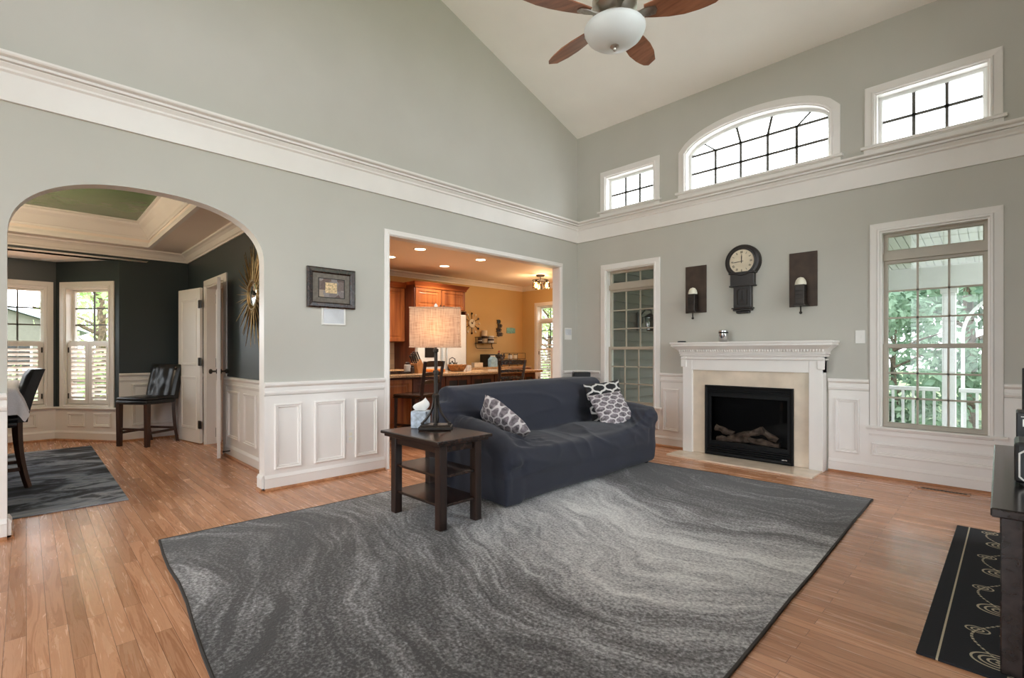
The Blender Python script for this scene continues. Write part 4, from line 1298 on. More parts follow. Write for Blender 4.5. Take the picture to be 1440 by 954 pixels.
m = MB(); m.box(-.125, .125, -.075, 0, .30, .43, .006); m.box(-.14, .14, -.085, 0, .43, .452, .005); m.box(-.135, .135, -.082, 0, .29, .306, .004); m.build('shoulder', M['clockw'], ck)
m = MB(); m.box(-.093, .093, -.065, 0, .06, .30, .005); bx = m.build('pendulum_box', M['clockw'], ck)
m = MB(); m.sweep([(-.055, .09), (-.055, .25), (-.03, .27), (.03, .27), (.055, .25), (.055, .09)], [(0, 0), (0, .010), (.010, .010), (.010, 0)], lambda u, v, d: (u, -.065 - d, v), True)
m.cyl((0, -.068, .24), (0, -.068, .14), .004, seg=6); m.lathe([(0, 0), (.022, .001), (.018, .008), (0, .010)], (0, -.078, .13), 14, 'y'); m.build('pendulum_window', M['iron'], bx)
m = MB(); m.box(-.11, .11, -.08, 0, .045, .06, .004); m.box(-.10, .10, -.07, 0, .025, .045, .006); m.box(-.07, .07, -.055, 0, -.002, .025, .008); m.build('foot_moulding', M['clockw'], ck)

# sconces
for i, (x, lab) in enumerate(((1.767, 'bronze candle sconce between the narrow window and the wall clock'), (2.897, 'bronze candle sconce between the wall clock and the right window'))):
    g = thing('wall_sconce', lab, 'sconce', (x, -.001, 1.635), group='candle sconces beside the clock')
    m = MB(); m.box(-.128, .128, -.012, 0, 0, .555, .003); m.build('back_plate', M['ironp'], g)
    m = MB(); m.box(-.042, .042, -.135, -.045, .015, .215, .004)
    for q in range(5): m.box(-.044, .044, -.137, -.043, .03 + q * .04, .034 + q * .04, .001)
    bx = m.build('candle_box', M['iron'], g)
    m = MB(); m.box(-.055, .055, -.145, -.012, .0, .016, .003); m.build('bracket', M['iron'], g)
    m = MB(); m.cyl((0, -.09, .002), (0, -.09, -.055), .007, seg=8); m.blob((0, -.09, -.066), .015, 2); m.build('drop_finial', M['iron'], g, smooth=True)
    m = MB(); m.lathe([(.052, .214), (.050, .235), (.042, .262), (.026, .284), (0, .293)], (0, -.09, 0), 20); m.lathe([(.0, .214), (.052, .214)], (0, -.09, 0), 20, cap=False); m.build('candle', M['cream'], g, smooth=True)

# mantel odds and ends
g = thing('metal_cup', 'small shiny metal cup on the mantel shelf below the clock', 'cup', (2.135, -.12, 1.285))
m = MB(); m.lathe([(0, .002), (.045, .002), (.048, .006), (.048, .122), (.051, .125), (.048, .128), (.044, .122), (.044, .01), (0, .008)], (0, 0, 0), 28); m.build('body', M['chrome'], g, smooth=True)
m = MB(); m.lathe([(.0485, .095), (.052, .10), (.052, .108), (.0485, .113)], (0, 0, 0), 28, cap=False); m.build('rim_band', M['black'], g, smooth=True)
g = tag((lambda mm: (mm.lathe([(0, 0), (.045, 0), (.05, .006), (.048, .016), (.03, .02), (0, .02)], (0, 0, 0), 20), mm.build('trinket_dish', M['black'], smooth=True))[1])(MB()), 'small flat black dish at the left end of the mantel shelf', 'dish')
g.location = (1.645, -.12, 1.285)

# framed picture and wall speaker
PY, PZ = -3.655, 1.755
pc = thing('framed_picture', 'small dark framed abstract print on the wall between arch and kitchen opening', 'picture', (.001, PY, PZ))
fw_, fh_ = .225, .182
FL_ = lambda u, v, d: (d, u, v)
m = MB(); m.sweep(rect(-fw_, fw_, -fh_, fh_), [(0, 0), (0, .026), (.012, .034), (.040, .030), (.048, .020), (.052, .012), (.052, 0)], FL_, True); m.build('frame', M['espresso'], pc)
m = MB(); m.prism([(-fw_ + .05, -fh_ + .05), (-fw_ + .05, fh_ - .05), (fw_ - .05, fh_ - .05), (fw_ - .05, -fh_ + .05)], FL_, .004, .012); m.build('mat_board', M['grey_mat'], pc)
m = MB(); m.prism([(-.12, -.085), (-.12, .085), (.12, .085), (.12, -.085)], FL_, .012, .014); pr_ = m.build('print', M['art'], pc)
m = MB(); m.sweep(rect(-.124, .124, -.089, .089), [(0, .012), (0, .016), (.006, .016), (.006, .012)], FL_, True); m.build('inner_fillet', M['ink'], pc)
m = MB(); m.prism([(-.06, -.045), (-.06, .05), (.05, .05), (.05, -.045)], FL_, .0142, .0148); m.build('pale_square', M['artsq'], pr_)
ws = thing('wall_speaker', 'white rectangular speaker grille set in the wall under the framed print', 'speaker', (.001, -3.632, 1.500))
m = MB(); m.sweep(rect(-.113, .113, -.082, .082), [(0, 0), (0, .010), (.006, .013), (.016, .010), (.016, 0)], FL_, True); m.build('bezel', M['white_plastic'], ws)
m = MB(); m.prism([(-.098, -.067), (-.098, .067), (.098, .067), (.098, -.067)], FL_, .001, .008); m.build('mesh_cover', M['speaker'], ws)


def plate(name, lab, cat, f, u, v, w_, h_, kind):
    g = thing(name, lab, cat, f(u, v, .0005 if kind != 'outlet' else .0065))
    b_ = Vector(f(u, v, .0005)); ff_ = lambda a, c_, d: tuple(Vector(f(u + a, v + c_, d)) - Vector(f(u, v, 0)))
    m = MB(); m.prism([(-w_, -h_), (-w_, h_), (w_, h_), (w_, -h_)], ff_, 0, .006); m.build('cover_plate', M['white_plastic'], g)
    if kind == 'switch':
        m = MB(); m.prism([(-.008, -.016), (-.008, .016), (.008, .016), (.008, -.016)], ff_, .006, .012); m.build('rocker', M['white_plastic'], g)
    elif kind == 'outlet':
        for z in (-.022, .022):
            m = MB(); m.prism([(-.016, z - .014), (-.016, z + .014), (.016, z + .014), (.016, z - .014)], ff_, .006, .009); m.build('socket', M['cream'], g)
    else:
        m = MB(); m.prism([(-w_ * .85, -h_ * .2), (-w_ * .85, h_ * .8), (w_ * .85, h_ * .8), (w_ * .85, -h_ * .2)], ff_, .006, .010); m.build('speaker_grille', M['speaker'], g)
        m = MB(); m.prism([(-w_ * .85, -h_ * .8), (-w_ * .85, -h_ * .35), (w_ * .85, -h_ * .35), (w_ * .85, -h_ * .8)], ff_, .006, .012); m.build('button_strip', M['white_plastic'], g)


plate('light_switch', 'white light switch on the wall between mantel and right window', 'switch', FIRE, 3.38, 1.316, .038, .062, 'switch')
plate('power_outlet', 'white outlet among the panel mouldings left of the kitchen opening', 'outlet', LEFT, -3.472, .375, .036, .060, 'outlet')
plate('intercom_panel', 'white intercom panel by the room corner right of the kitchen opening', 'intercom', LEFT, -.215, 1.43, .075, .082, 'intercom')

# floor register
g = thing('floor_register', 'brown slotted floor register below the right window', 'vent', (3.99, -.165, 0))
m = MB(); m.sweep(rect(-.165, .165, -.05, .05), [(0, 0.0), (0, .004), (.004, .006), (.02, .006), (.02, 0.0)], PLAN, True); m.build('frame', M['shoe'], g)
m = MB()
for q in range(13): m.box(-.145 + q * .0235, -.135 + q * .0235, -.034, .034, .001, .004)
m.box(-.148, .148, -.003, .003, .001, .0045); m.build('slats', M['iron'], g)
m = MB(); m.box(-.148, .148, -.034, .034, .0003, .001); m.build('dark_well', M['ink'], g)

# --- ceiling fan
FX, FY, FZ = 2.443, -2.718, 3.50
ctop = gable(FY)
fan = thing('ceiling_fan', 'five blade walnut ceiling fan with frosted glass bowl light hanging from the vault', 'ceiling fan', (FX, FY, FZ))
top = ctop - FZ
m = MB(); m.lathe([(.0, top - .004), (.075, top - .004), (.075, top - .03), (.05, top - .085), (.022, top - .11), (.022, top - .12)], (0, 0, 0), 24); m.build('canopy', M['nickel'], fan, smooth=True)
m = MB(); m.cyl((0, 0, top - .02), (0, 0, .20), .0135, seg=12); m.build('downrod', M['nickel'], fan, smooth=True)
m = MB(); m.lathe([(.02, .24), (.035, .22), (.05, .20), (.12, .175), (.155, .13), (.155, .065), (.125, .035), (.10, .02), (.10, -.03), (.14, -.045), (.14, -.06), (0, -.06)], (0, 0, 0), 32); m.build('motor_housing', M['nickel'], fan, smooth=True)
m = MB(); m.lathe([(.14, -.055), (.205, -.060), (.212, -.070), (.208, -.090), (.188, -.125), (.15, -.156), (.10, -.178), (.05, -.188), (0, -.190)], (0, 0, 0), 40); m.build('light_bowl', M['opal'], fan, smooth='all')
m = MB(); m.lathe([(.030, -.186), (.030, -.194), (.020, -.200), (.012, -.206), (.011, -.216), (.005, -.224), (0, -.226)], (0, 0, 0), 20); m.build('bowl_finial', M['nickel'], fan, smooth=True)
for k_ in range(5):
    a = math.radians(99 + 72 * k_)
    T = Matrix.Rotation(a, 4, 'Z') @ Matrix.Rotation(math.radians(-13), 4, 'X')
    outl = [(.20, -.050), (.26, -.066), (.36, -.082), (.46, -.088), (.56, -.080), (.63, -.060), (.665, -.050), (.692, .018), (.66, .046), (.61, .062), (.56, .074), (.46, .086), (.36, .080), (.26, .062), (.20, .048)]
    m = MB(T); m.prism(outl, lambda x, y, z: (x, y, z), .012, .020); bl = m.build('blade', M['blade'], fan)
    m = MB(T); m.prism([(.11, -.016), (.17, -.020), (.22, -.036), (.275, -.030), (.285, 0), (.275, .030), (.22, .036), (.17, .020), (.11, .016)], lambda x, y, z: (x, y, z), .002, .0115)
    for sx, sy in ((.245, -.02), (.245, .02), (.27, 0)): m.lathe([(0, -.003), (.006, -.001), (.006, .003)], (sx, sy, 0), 8)
    m.build('blade_iron', M['nickel'], bl)

# ================================================================== DINING ROOM THINGS
def counter_chair():
    """Tufted black counter-height chair facing local -y."""
    g = thing('counter_chair', '', 'chair')
    m = MB(); m.box(-.225, .225, -.235, .20, .52, .575, .02, seg=3); m.box(-.222, .222, -.232, .198, .572, .612, .02, seg=3); m.build('seat', M['leather'], g, smooth=True)
    m = MB()
    # curved, tufted back: a slab with five button dimples
    bm = m.bm; nu, nv = 18, 18; F = {}
    for sd in (0, 1):
        for i in range(nu + 1):
            for j in range(nv + 1):
                u, v = -1 + 2 * i / nu, j / nv
                z = .56 + .45 * v; lean = .19 + .11 * v ** 1.3
                dim = 0.0
                for bu, bv in ((-.4, .3), (.4, .3), (-.4, .72), (.4, .72), (0, .5)):
                    dim += .014 * math.exp(-(((u - bu) / .22) ** 2 + ((v - bv) / .17) ** 2))
                seam = .006 * (math.exp(-((u - .4) / .06) ** 2) + math.exp(-((u + .4) / .06) ** 2))
                edge = min(1, (1 - abs(u)) * 6) * min(1, (1 - v) * 8 + .15) ** .5
                y = lean + (.055 if sd else -(.012 + .030 * edge) + dim + seam)
                F[sd, i, j] = bm.verts.new((u * .215 * (1 + .03 * v), y - .02 * (1 - u * u), z))
    for i in range(nu):
        for j in range(nv):
            bm.faces.new([F[0, i, j], F[0, i + 1, j], F[0, i + 1, j + 1], F[0, i, j + 1]]); bm.faces.new([F[1, i, j], F[1, i, j + 1], F[1, i + 1, j + 1], F[1, i + 1, j]])
    for i in range(nu):
        for j in (0, nv): bm.faces.new([F[0, i, j], F[0, i + 1, j], F[1, i + 1, j], F[1, i, j]])
    for j in range(nv):
        for i in (0, nu): bm.faces.new([F[0, i, j], F[0, i, j + 1], F[1, i, j + 1], F[1, i, j]])
    m.build('backrest', M['leather'], g, smooth=True)
    for sx in (-1, 1):
        m = MB(); m.hexa([(sx * .20 - .022, -.222), (sx * .20 + .022, -.222), (sx * .20 + .022, -.178), (sx * .20 - .022, -.178)], [(sx * .20 - .026, -.226), (sx * .20 + .026, -.226), (sx * .20 + .026, -.174), (sx * .20 - .026, -.174)], 0, .53); m.build('leg', M['walnut'], g)
        m = MB(); pts = [(sx * .20, .185 + .065 * (1 - t / 8) ** 2.2, .56 * t / 8) for t in range(9)]
        m.tube(pts, .026, 4, True, [.024 + .007 * t / 8 for t in range(9)]); m.build('leg', M['walnut'], g)
    for sx in (-1, 1):
        m = MB(); m.box(sx * .20 - .011, sx * .20 + .011, -.19, .20, .15, .18, .003); m.build('stretcher', M['walnut'], g)
    for y, z in ((-.20, .20), (.205, .17)):
        m = MB(); m.box(-.19, .19, y - .011, y + .011, z, z + .028, .003); m.build('stretcher', M['walnut'], g)
    return g


c0 = counter_chair()
c0.location = (-3.365, -4.545, 0); c0.rotation_euler.z = math.radians(36)
tag(c0, 'black tufted leather counter chair standing alone in front of the dining room wainscot', 'chair', 'counter height dining chairs')
c1 = copy_tree(c0); c1.location = (-1.70, -5.895, .0135); c1.rotation_euler.z = math.radians(2)
c1['label'] = 'black counter chair tucked under the cloth covered dining table'

# counter-height dining table under a cloth
dt = thing('dining_table', 'counter height dining table hidden under the grey cloth', 'table', (-1.93, -6.26, .012))
m = MB(); m.box(-.78, .78, -.75, .54, .83, .87, .005); m.build('table_top', M['espresso'], dt)
for sx in (-.70, .70):
    for y in (-.66, .06):
        m = MB(); m.box(sx - .04, sx + .04, y - .04, y + .04, 0, .83, .004); m.build('leg', M['espressoz'], dt)
m = MB(); bm = m.bm
nx, ny = 70, 64; G = {}
cx_, cy_, hx_, hy_ = -1.93, -6.365, .79, .655
for i in range(nx + 1):
    for j in range(ny + 1):
        u, v = -1 + 2 * i / nx, -1 + 2 * j / ny
        X, Y = u * (hx_ + .21), v * (hy_ + .21)
        ox, oy = max(0, abs(X) - hx_), max(0, abs(Y) - hy_)
        dr = math.hypot(ox, oy)
        px = cx_ + math.copysign(min(abs(X), hx_) + ox * .28 + (.010 * math.sin(Y * 26) + .008) * min(1, ox * 9), X)
        py = cy_ + math.copysign(min(abs(Y), hy_) + oy * .28 + (.012 * math.sin(X * 24) + .008) * min(1, oy * 9), Y)
        pz = .886 - min(dr, .27) * .985 + (.0015 * math.sin(X * 9 + Y * 5))
        G[i, j] = bm.verts.new((px, py, pz))
for i in range(nx):
    for j in range(ny): bm.faces.new((G[i, j], G[i + 1, j], G[i + 1, j + 1], G[i, j + 1]))
tcl = tag(m.build('tablecloth', M['cloth'], smooth='all'), 'pale grey cloth draped over the dining table at the left edge', 'tablecloth')

# chandelier over the table
ch = thing('chandelier', 'bronze chandelier with warm candle bulbs over the dining table behind the arch pillar', 'chandelier', (-1.95, -6.25, DZ + .285))
m = MB(); m.lathe([(0, -.001), (.06, -.001), (.06, -.015), (.02, -.04), (.012, -.045), (.012, -.05)], (0, 0, 0), 20); m.build('canopy', M['iron'], ch, smooth=True)
m = MB(); m.cyl((0, 0, -.04), (0, 0, -.55), .006, seg=8); m.lathe([(.006, -.55), (.03, -.58), (.02, -.66), (.045, -.74), (.02, -.80), (0, -.83)], (0, 0, 0), 18); m.build('stem', M['iron'], ch, smooth=True)
for k_ in range(6):
    a = 2 * PI * k_ / 6; ca, sa = math.cos(a), math.sin(a)
    m = MB(); m.tube([(.03 * ca, .03 * sa, -.74), (.14 * ca, .14 * sa, -.82), (.25 * ca, .25 * sa, -.78), (.28 * ca, .28 * sa, -.70)], .008, 8); m.lathe([(.012, -.71), (.035, -.70), (.035, -.695), (.012, -.69), (.012, -.60), (0, -.60)], (.28 * ca, .28 * sa, 0), 12); ar = m.build('arm', M['iron'], ch, smooth=True)
    m = MB(); m.lathe([(.008, -.60), (.017, -.575), (.012, -.55), (0, -.52)], (.28 * ca, .28 * sa, 0), 12); m.build('candle_bulb', M['bulb'], ar, smooth=True)
l = bpy.data.lights.new('chandelier_lamp', 'POINT'); l.energy = W_CHAND; l.color = (1.0, .78, .56); l.shadow_soft_size = .25
lo = bpy.data.objects.new('chandelier_lamp', l); COL.objects.link(lo); lo.parent = ch; lo.location = (0, 0, -.48)

# sunburst mirror
sb = thing('sunburst_mirror', 'gold sunburst mirror on the dark teal dining room wall', 'mirror', (-.90, -4.0205, 1.74))
FM = lambda u, v, d: (u, -d, v)
m = MB(); m.lathe([(0, .018), (.13, .018), (.13, .022), (.09, .030), (.04, .034), (0, .035)], (0, 0, 0), 40, 'y'); bmesh.ops.transform(m.bm, matrix=Matrix.Scale(-1, 4, (0, 1, 0)), verts=m.bm.verts); m.build('mirror_glass', M['mirror'], sb, smooth='all')
m = MB()
pts = [(.145 * math.cos(2 * PI * t / 40), -.022, .145 * math.sin(2 * PI * t / 40)) for t in range(41)]
m.tube(pts, .018, 8, False); m.build('ring', M['brass'], sb, smooth='all')
random.seed(11)
m = MB()
for k_ in range(72):
    a = 2 * PI * k_ / 72 + random.uniform(-.02, .02); L = (.34, .56, .42, .52)[k_ % 4] * random.uniform(.92, 1.06)
    d = .012 + .010 * (k_ % 3)
    m.tube([(.15 * math.cos(a), -d, .15 * math.sin(a)), (L * .7 * math.cos(a), -d, L * .7 * math.sin(a)), (L * math.cos(a), -d, L * math.sin(a))], .006, 5, True, [.009, .006, .002])
m.build('rays', M['brass'], sb)

# door stop on the baseboard
g = thing('door_stop', 'small black door stop on the dining room baseboard by the door', 'door stop', (-1.70, -4.038, .075))
m = MB(); m.cyl((0, 0, 0), (0, -.06, 0), .006, seg=8); m.cyl((0, -.06, 0), (0, -.075, 0), .010, seg=10); m.build('rod', M['black'], g)
g = thing('return_vent', 'white slotted vent in the panelling under the bay windows', 'vent', (-3.9, -4.9, .1))
bpy.data.objects.remove(g)

# ================================================================== KITCHEN THINGS
def shaker(mb_parent, f, u0, u1, v0, v1, mat, matr, name='cabinet_door', knob=None, d=.0):
    m = MB(); m.prism([(u0, v0), (u0, v1), (u1, v1), (u1, v0)], f, d, d + .012)
    m.sweep(rect(u0, u1, v0, v1), [(0, d + .004), (0, d + .020), (.004, d + .022), (.052, d + .022), (.058, d + .013), (.058, d + .004)], f, True)
    m.sweep(rect(u0 + .075, u1 - .075, v0 + .075, v1 - .075), [(0, d + .011), (.02, d + .018), (.022, d + .018), (.022, d + .011)], f, True)
    o = m.build(name, mat, mb_parent)
    if knob:
        k_ = MB(); p = Vector(f(knob[0], knob[1], d + .022)); q = Vector(f(knob[0], knob[1], d + .045)); k_.tube([p, p.lerp(q, .6), q], .01, 10, True, [.006, .008, .013]); k_.build('knob', M['iron'], o, smooth=True)
    return o


def cabinet(name, label, x0, x1, y0, y1, z0, z1, doors, crown=True):
    """Wall or tall cabinet with its back on the far kitchen wall and doors facing +x."""
    g = thing(name, label, 'cabinet', (x0, (y0 + y1) / 2, z0))
    ox, oy, oz = x0, (y0 + y1) / 2, z0
    m = MB(); m.box(0, x1 - x0, y0 - oy, y1 - oy, 0, z1 - z0, .002); m.build('cabinet_box', M['cherry'], g)
    f = lambda u, v, d: (x1 - x0 + d, u - oy, v - oz)
    n_ = doors; w_ = (y1 - y0) / n_
    for i in range(n_):
        a, e = y0 + w_ * i + .006, y0 + w_ * (i + 1) - .006
        kx = (e - .03) if (i % 2 == 0 and n_ > 1) else (a + .03)
        shaker(g, f, a, e, z0 + .01, z1 - .035, M['cherry'], None, knob=(kx, z0 + .06))
    if crown:
        m = MB(); X1 = x1 - x0
        m.sweep([(0.001, y0 - oy), (X1 + .022, y0 - oy), (X1 + .022, y1 - oy), (.001, y1 - oy)], [(-.004, z1 - oz - .03), (-.012, z1 - oz - .03), (-.018, z1 - oz), (-.05, z1 - oz + .05), (-.055, z1 - oz + .066), (-.004, z1 - oz + .066)], PLAN, False) if False else m.sweep([(.001, y1 - oy), (X1 + .022, y1 - oy), (X1 + .022, y0 - oy), (.001, y0 - oy)], [(-.004, z1 - oz - .03), (-.012, z1 - oz - .03), (-.018, z1 - oz), (-.05, z1 - oz + .05), (-.055, z1 - oz + .066), (-.004, z1 - oz + .066)], PLAN, False)
        m.build('cornice', M['cherryx'], g)
    return g


cabinet('hanging_cabinet', 'cherry hanging cabinet over the tan tiled backsplash left of the fridge', -3.335, -3.0, -1.95, -.985, 1.35, 2.30, 2)
fcab = cabinet('fridge_cabinet', 'tall cherry enclosure with two doors above the white refrigerator', -3.335, -2.72, -.955, .13, 1.93, 2.31, 2)
for y in (-.97, .145):
    m = MB(); m.box(0, .635, y - .012 + .4125, y + .012 + .4125, -1.93, .43 if y < 0 else -.004, .002)
    m.build('side_panel', M['cherryd'], fcab)
fr = thing('refrigerator', 'white refrigerator in the cherry alcove behind the lamp', 'refrigerator', (-3.32, -.412, 0))
m = MB(); m.box(0, .60, -.53, .53, .02, 1.86, .006); m.build('cabinet_body', M['fridge'], fr)
for a, e in ((-.527, -.003), (.003, .527)):
    m = MB(); m.box(.602, .665, a, e, .72, 1.855, .012, seg=2); d_ = m.build('door', M['fridge'], fr)
    m = MB(); yy = e - .05 if a < -.1 else a + .05
    m.tube([(.665, yy, .80), (.70, yy, .82), (.70, yy, 1.42), (.665, yy, 1.44)], .011, 8); m.build('handle', M['nickel'], d_, smooth=True)
    if a < -.1:
        m = MB(); m.box(.664, .669, a + .14, a + .36, 1.08, 1.40, .004); m.build('ice_dispenser', M['black'], d_)
m = MB(); m.box(.602, .665, -.527, .527, .06, .71, .012, seg=2); d_ = m.build('freezer_drawer', M['fridge'], fr)
m = MB(); m.tube([(.665, -.40, .64), (.70, -.38, .64), (.70, .38, .64), (.665, .40, .64)], .011, 8); m.build('handle', M['nickel'], d_, smooth=True)

# back counters
def base_cab(name, label, y0, y1, ndoors, depth=.60):
    g = thing(name, label, 'cabinet', (-3.335, (y0 + y1) / 2, 0)); oy = (y0 + y1) / 2
    m = MB(); m.box(0, depth, y0 - oy, y1 - oy, .10, .845, .002); m.box(0, depth - .07, y0 - oy, y1 - oy, 0, .10); m.build('cabinet_box', M['cherry'], g)
    f = lambda u, v, d: (depth + d, u, v); w_ = (y1 - y0) / ndoors
    for i in range(ndoors):
        a, e = y0 - oy + w_ * i + .005, y0 - oy + w_ * (i + 1) - .005
        shaker(g, f, a, e, .11, .66, M['cherry'], None, knob=(a + .04, .60))
        m = MB(); m.prism([(a, .68), (a, .835), (e, .835), (e, .68)], f, 0, .02); dr = m.build('drawer', M['cherryx'], g)
        m = MB(); m.lathe([(.006, 0), (.008, .014), (.013, .02), (0, .026)], (depth + .02, (a + e) / 2, .757), 10, 'x'); m.build('knob', M['iron'], dr, smooth=True)
    m = MB(); m.box(-.0, depth + .03, y0 - oy, y1 - oy, .845, .882, .006, seg=2); m.build('worktop', M['granite'], g)
    return g


base_cab('base_cabinet', 'cherry base cabinet with granite top under the tiled backsplash', -1.95, -.99, 2)
base_cab('base_cabinet', 'cherry desk cabinet under the hanging cup shelf right of the refrigerator', .17, 1.98, 3, .55)
m = MB(); m.box(-3.339, -3.325, -1.95, -.985, .884, 1.348); m.build('wall_backsplash', M['tile'], kind='structure')

# island
IZ = .872
isl = thing('kitchen_island', 'long dark cherry kitchen island with granite top behind the sofa', 'island', (-1.75, -.9, 0))
m = MB(); m.box(-.34, .37, -2.1, 1.50, .09, IZ - .04, .003); m.box(-.31, .34, -2.05, 1.45, 0, .09); m.build('cabinet_box', M['cherryd'], isl)
fI = lambda u, v, d: (.37 + d, u, v)
for i, (a, e, mt) in enumerate(((-2.09, -1.50, 'cherry'), (-1.48, -1.0, 'cherry'), (-.98, -.45, 'cherryd'))):
    shaker(isl, fI, a, e, .14, IZ - .07, M[mt], None, 'side_panel')
for i in range(4):
    a = -.42 + .48 * i; e = a + .45
    m = MB(); m.sweep(rect(a, e, .14, IZ - .06), [(0, 0), (0, .020), (.055, .020), (.055, 0)], fI, True)
    mid = (a + e) / 2; m.prism([(mid - .008, .2), (mid - .008, IZ - .115), (mid + .008, IZ - .115), (mid + .008, .2)], fI, .004, .018)
    for zz in (.38, .56): m.prism([(a + .05, zz - .008), (a + .05, zz + .008), (e - .05, zz + .008), (e - .05, zz - .008)], fI, .004, .018)
    dd = m.build('glazed_door', M['cherryd'], isl)
    m = MB(); m.prism([(a + .05, .19), (a + .05, IZ - .11), (e - .05, IZ - .11), (e - .05, .19)], fI, .002, .006); m.build('dark_glass', M['black'], dd)
m = MB(); m.box(-.40, .50, -2.16, 1.56, IZ - .04, IZ, .010, seg=2); m.build('countertop', M['granite'], isl)


def stool():
    """Counter stool with ladder back, back towards local +x, seat towards -x."""
    g = thing('counter_stool', '', 'stool')
    m = MB(); m.box(-.225, .20, -.225, .225, .585, .60, .006); m.box(-.225, .20, -.22, .22, .60, .635, .018, seg=3); m.build('seat', M['espresso'], g)
    for sy in (-1, 1):
        m = MB(); m.tube([(-.20, sy * .195, 0), (-.195, sy * .19, .59)], .026, 4, True, [.023, .028]); m.build('leg', M['espressoz'], g)
        m = MB(); pts = [(.235 - .05 * math.sin(min(1, t / 6) * PI / 2) + (0 if t < 6 else .016 * (t - 6)), sy * (.185 + (0 if t < 6 else .006 * (t - 6))), 1.055 * t / 11) for t in range(12)]
        m.tube(pts, .026, 4, True, [.026] * 12); m.build('leg', M['espressoz'], g)
    for z, h, w_ in ((.985, .075, .225), (.87, .045, .21), (.77, .045, .205)):
        xo = .19 + max(0, z - .575) / .096 * .016
        m = MB(); m.prism([(-w_, 0), (-w_, h * .8), (-w_ * .5, h), (w_ * .5, h), (w_, h * .8), (w_, 0)], lambda y, zz, x: (xo + x - .03 * (1 - (y / w_) ** 2) * 0, y, z + zz), -.012, .012); m.build('back_slat', M['espresso'], g)
    for a, e, z in (((-.20, -.19), (.21, -.19), .24), ((-.20, .19), (.21, .19), .24), ((-.20, -.19), (-.20, .19), .18), ((.21, -.19), (.21, .19), .18)):
        m = MB(); m.tube([(a[0], a[1], z), (e[0], e[1], z)], .016, 4); m.build('stretcher', M['espresso'], g)
    return g


s0 = stool(); s0.location = (-1.05, -2.02, 0); s0.rotation_euler.z = math.radians(22)
tag(s0, 'dark ladder back stool at the island behind the table lamp', 'stool', 'ladder back stools at the island')
s1 = copy_tree(s0); s1.location = (-1.10, -.40, 0); s1.rotation_euler.z = math.radians(-16); s1['label'] = 'dark ladder back stool behind the middle of the sofa back'

# on the island
def at(px, x):
    """island-top point seen at image column px when it stands at distance line x"""
    u = (px - 720.0) / 694.0; A = math.radians(YAW)
    dx, dy = -math.sin(A) + u * math.cos(A), math.cos(A) + u * math.sin(A)
    t = (x - CAM.x) / dx
    return CAM.y + t * dy


kb = thing('knife_block', 'light wood knife block full of black handled knives on the island', 'knife block', (-1.62, at(588, -1.62), IZ), math.radians(20))
m = MB(); m.prism([(-.07, 0), (.09, 0), (.09, .07), (-.01, .20), (-.11, .13)], lambda y, z, x: (x, y, z), -.055, .055); m.build('block', M['knifew'], kb)
for i in range(3):
    for j in range(3):
        y, z = -.10 + .04 * j + .02, .145 + .027 * j; x = -.035 + .035 * i
        m = MB(); m.tube([(x, y, z - .01), (x, y - .045, z + .06), (x, y - .075, z + .105)], .010, 6, True, [.010, .009, .011]); m.build('knife_handle', M['black'], kb, smooth=True)
cn = thing('canister', 'white canister standing left of the knife block', 'canister', (-1.60, at(573, -1.60), IZ))
m = MB(); m.lathe([(0, 0), (.045, 0), (.048, .01), (.048, .115), (.04, .125), (0, .125)], (0, 0, 0), 20); m.build('jar', M['fridge'], cn, smooth=True)
m = MB(); m.lathe([(.03, .126), (.034, .130), (.034, .150), (.02, .160), (0, .162)], (0, 0, 0), 16); m.build('lid', M['walnut'], cn, smooth=True)
bt = thing('spice_jar', 'small dark brown jar between the canister and the knife block', 'jar', (-1.55, at(580, -1.55), IZ))
m = MB(); m.lathe([(0, 0), (.026, 0), (.028, .01), (.028, .08), (.02, .09), (0, .09)], (0, 0, 0), 16); m.build('jar', M['walnut'], bt, smooth=True)
m = MB(); m.lathe([(.021, .091), (.022, .093), (.022, .110), (0, .112)], (0, 0, 0), 14); m.build('lid', M['black'], bt, smooth=True)
tr_ = thing('serving_tray', 'flat dark tray at the left end of the island top', 'tray', (-1.62, at(556, -1.62), IZ))
m = MB(); m.box(-.14, .14, -.17, .17, 0.001, .012, .004); m.sweep(rect(-.14, .14, -.17, .17), [(0, .01), (0, .03), (.012, .03), (.012, .01)], PLAN, True); m.build('base', M['espresso'], tr_)
bw = thing('fruit_bowl', 'wicker basket on the island right of the lamp shade', 'basket', (-1.72, at(643, -1.72), IZ))
m = MB(); m.lathe([(0, .004), (.10, .004), (.135, .06), (.15, .095), (.155, .10), (.148, .10), (.128, .06), (.095, .012), (0, .012)], (0, 0, 0), 32); m.build('woven_bowl', M['wicker'], bw, smooth=True)
m = MB()
for q in range(1): m.tube([(.152 * math.cos(2 * PI * t / 32), .152 * math.sin(2 * PI * t / 32), .100 + .003 * math.sin(t * 4)) for t in range(33)], .007, 6, False)
m.build('rim', M['wicker'], bw, smooth='all')
sp2_ = [(-.05, -.03, .075), (.05, .02, .078), (-.01, .06, .076), (.02, -.06, .078)]
for i, (x, y, z) in enumerate(sp2_):
    lab = ['orange at the near left of the wicker basket', 'orange at the far right of the wicker basket', 'red apple at the back right of the wicker basket', 'red apple at the front left of the wicker basket'][i]
    m = MB(); m.blob((0, 0, 0), (.036, .036, .034), 2)
    g = thing('orange' if i < 2 else 'apple', lab, 'fruit', (bw.location.x + x, bw.location.y + y, IZ + z - .027), 0, 'fruit in the wicker basket')
    m.build('fruit_body', M['fruit'] if i < 2 else M['red'], g, smooth='all')
    m = MB(); m.cyl((0, 0, .030), (.004, 0, .046), .003, seg=6); m.build('stem', M['walnut'], g)
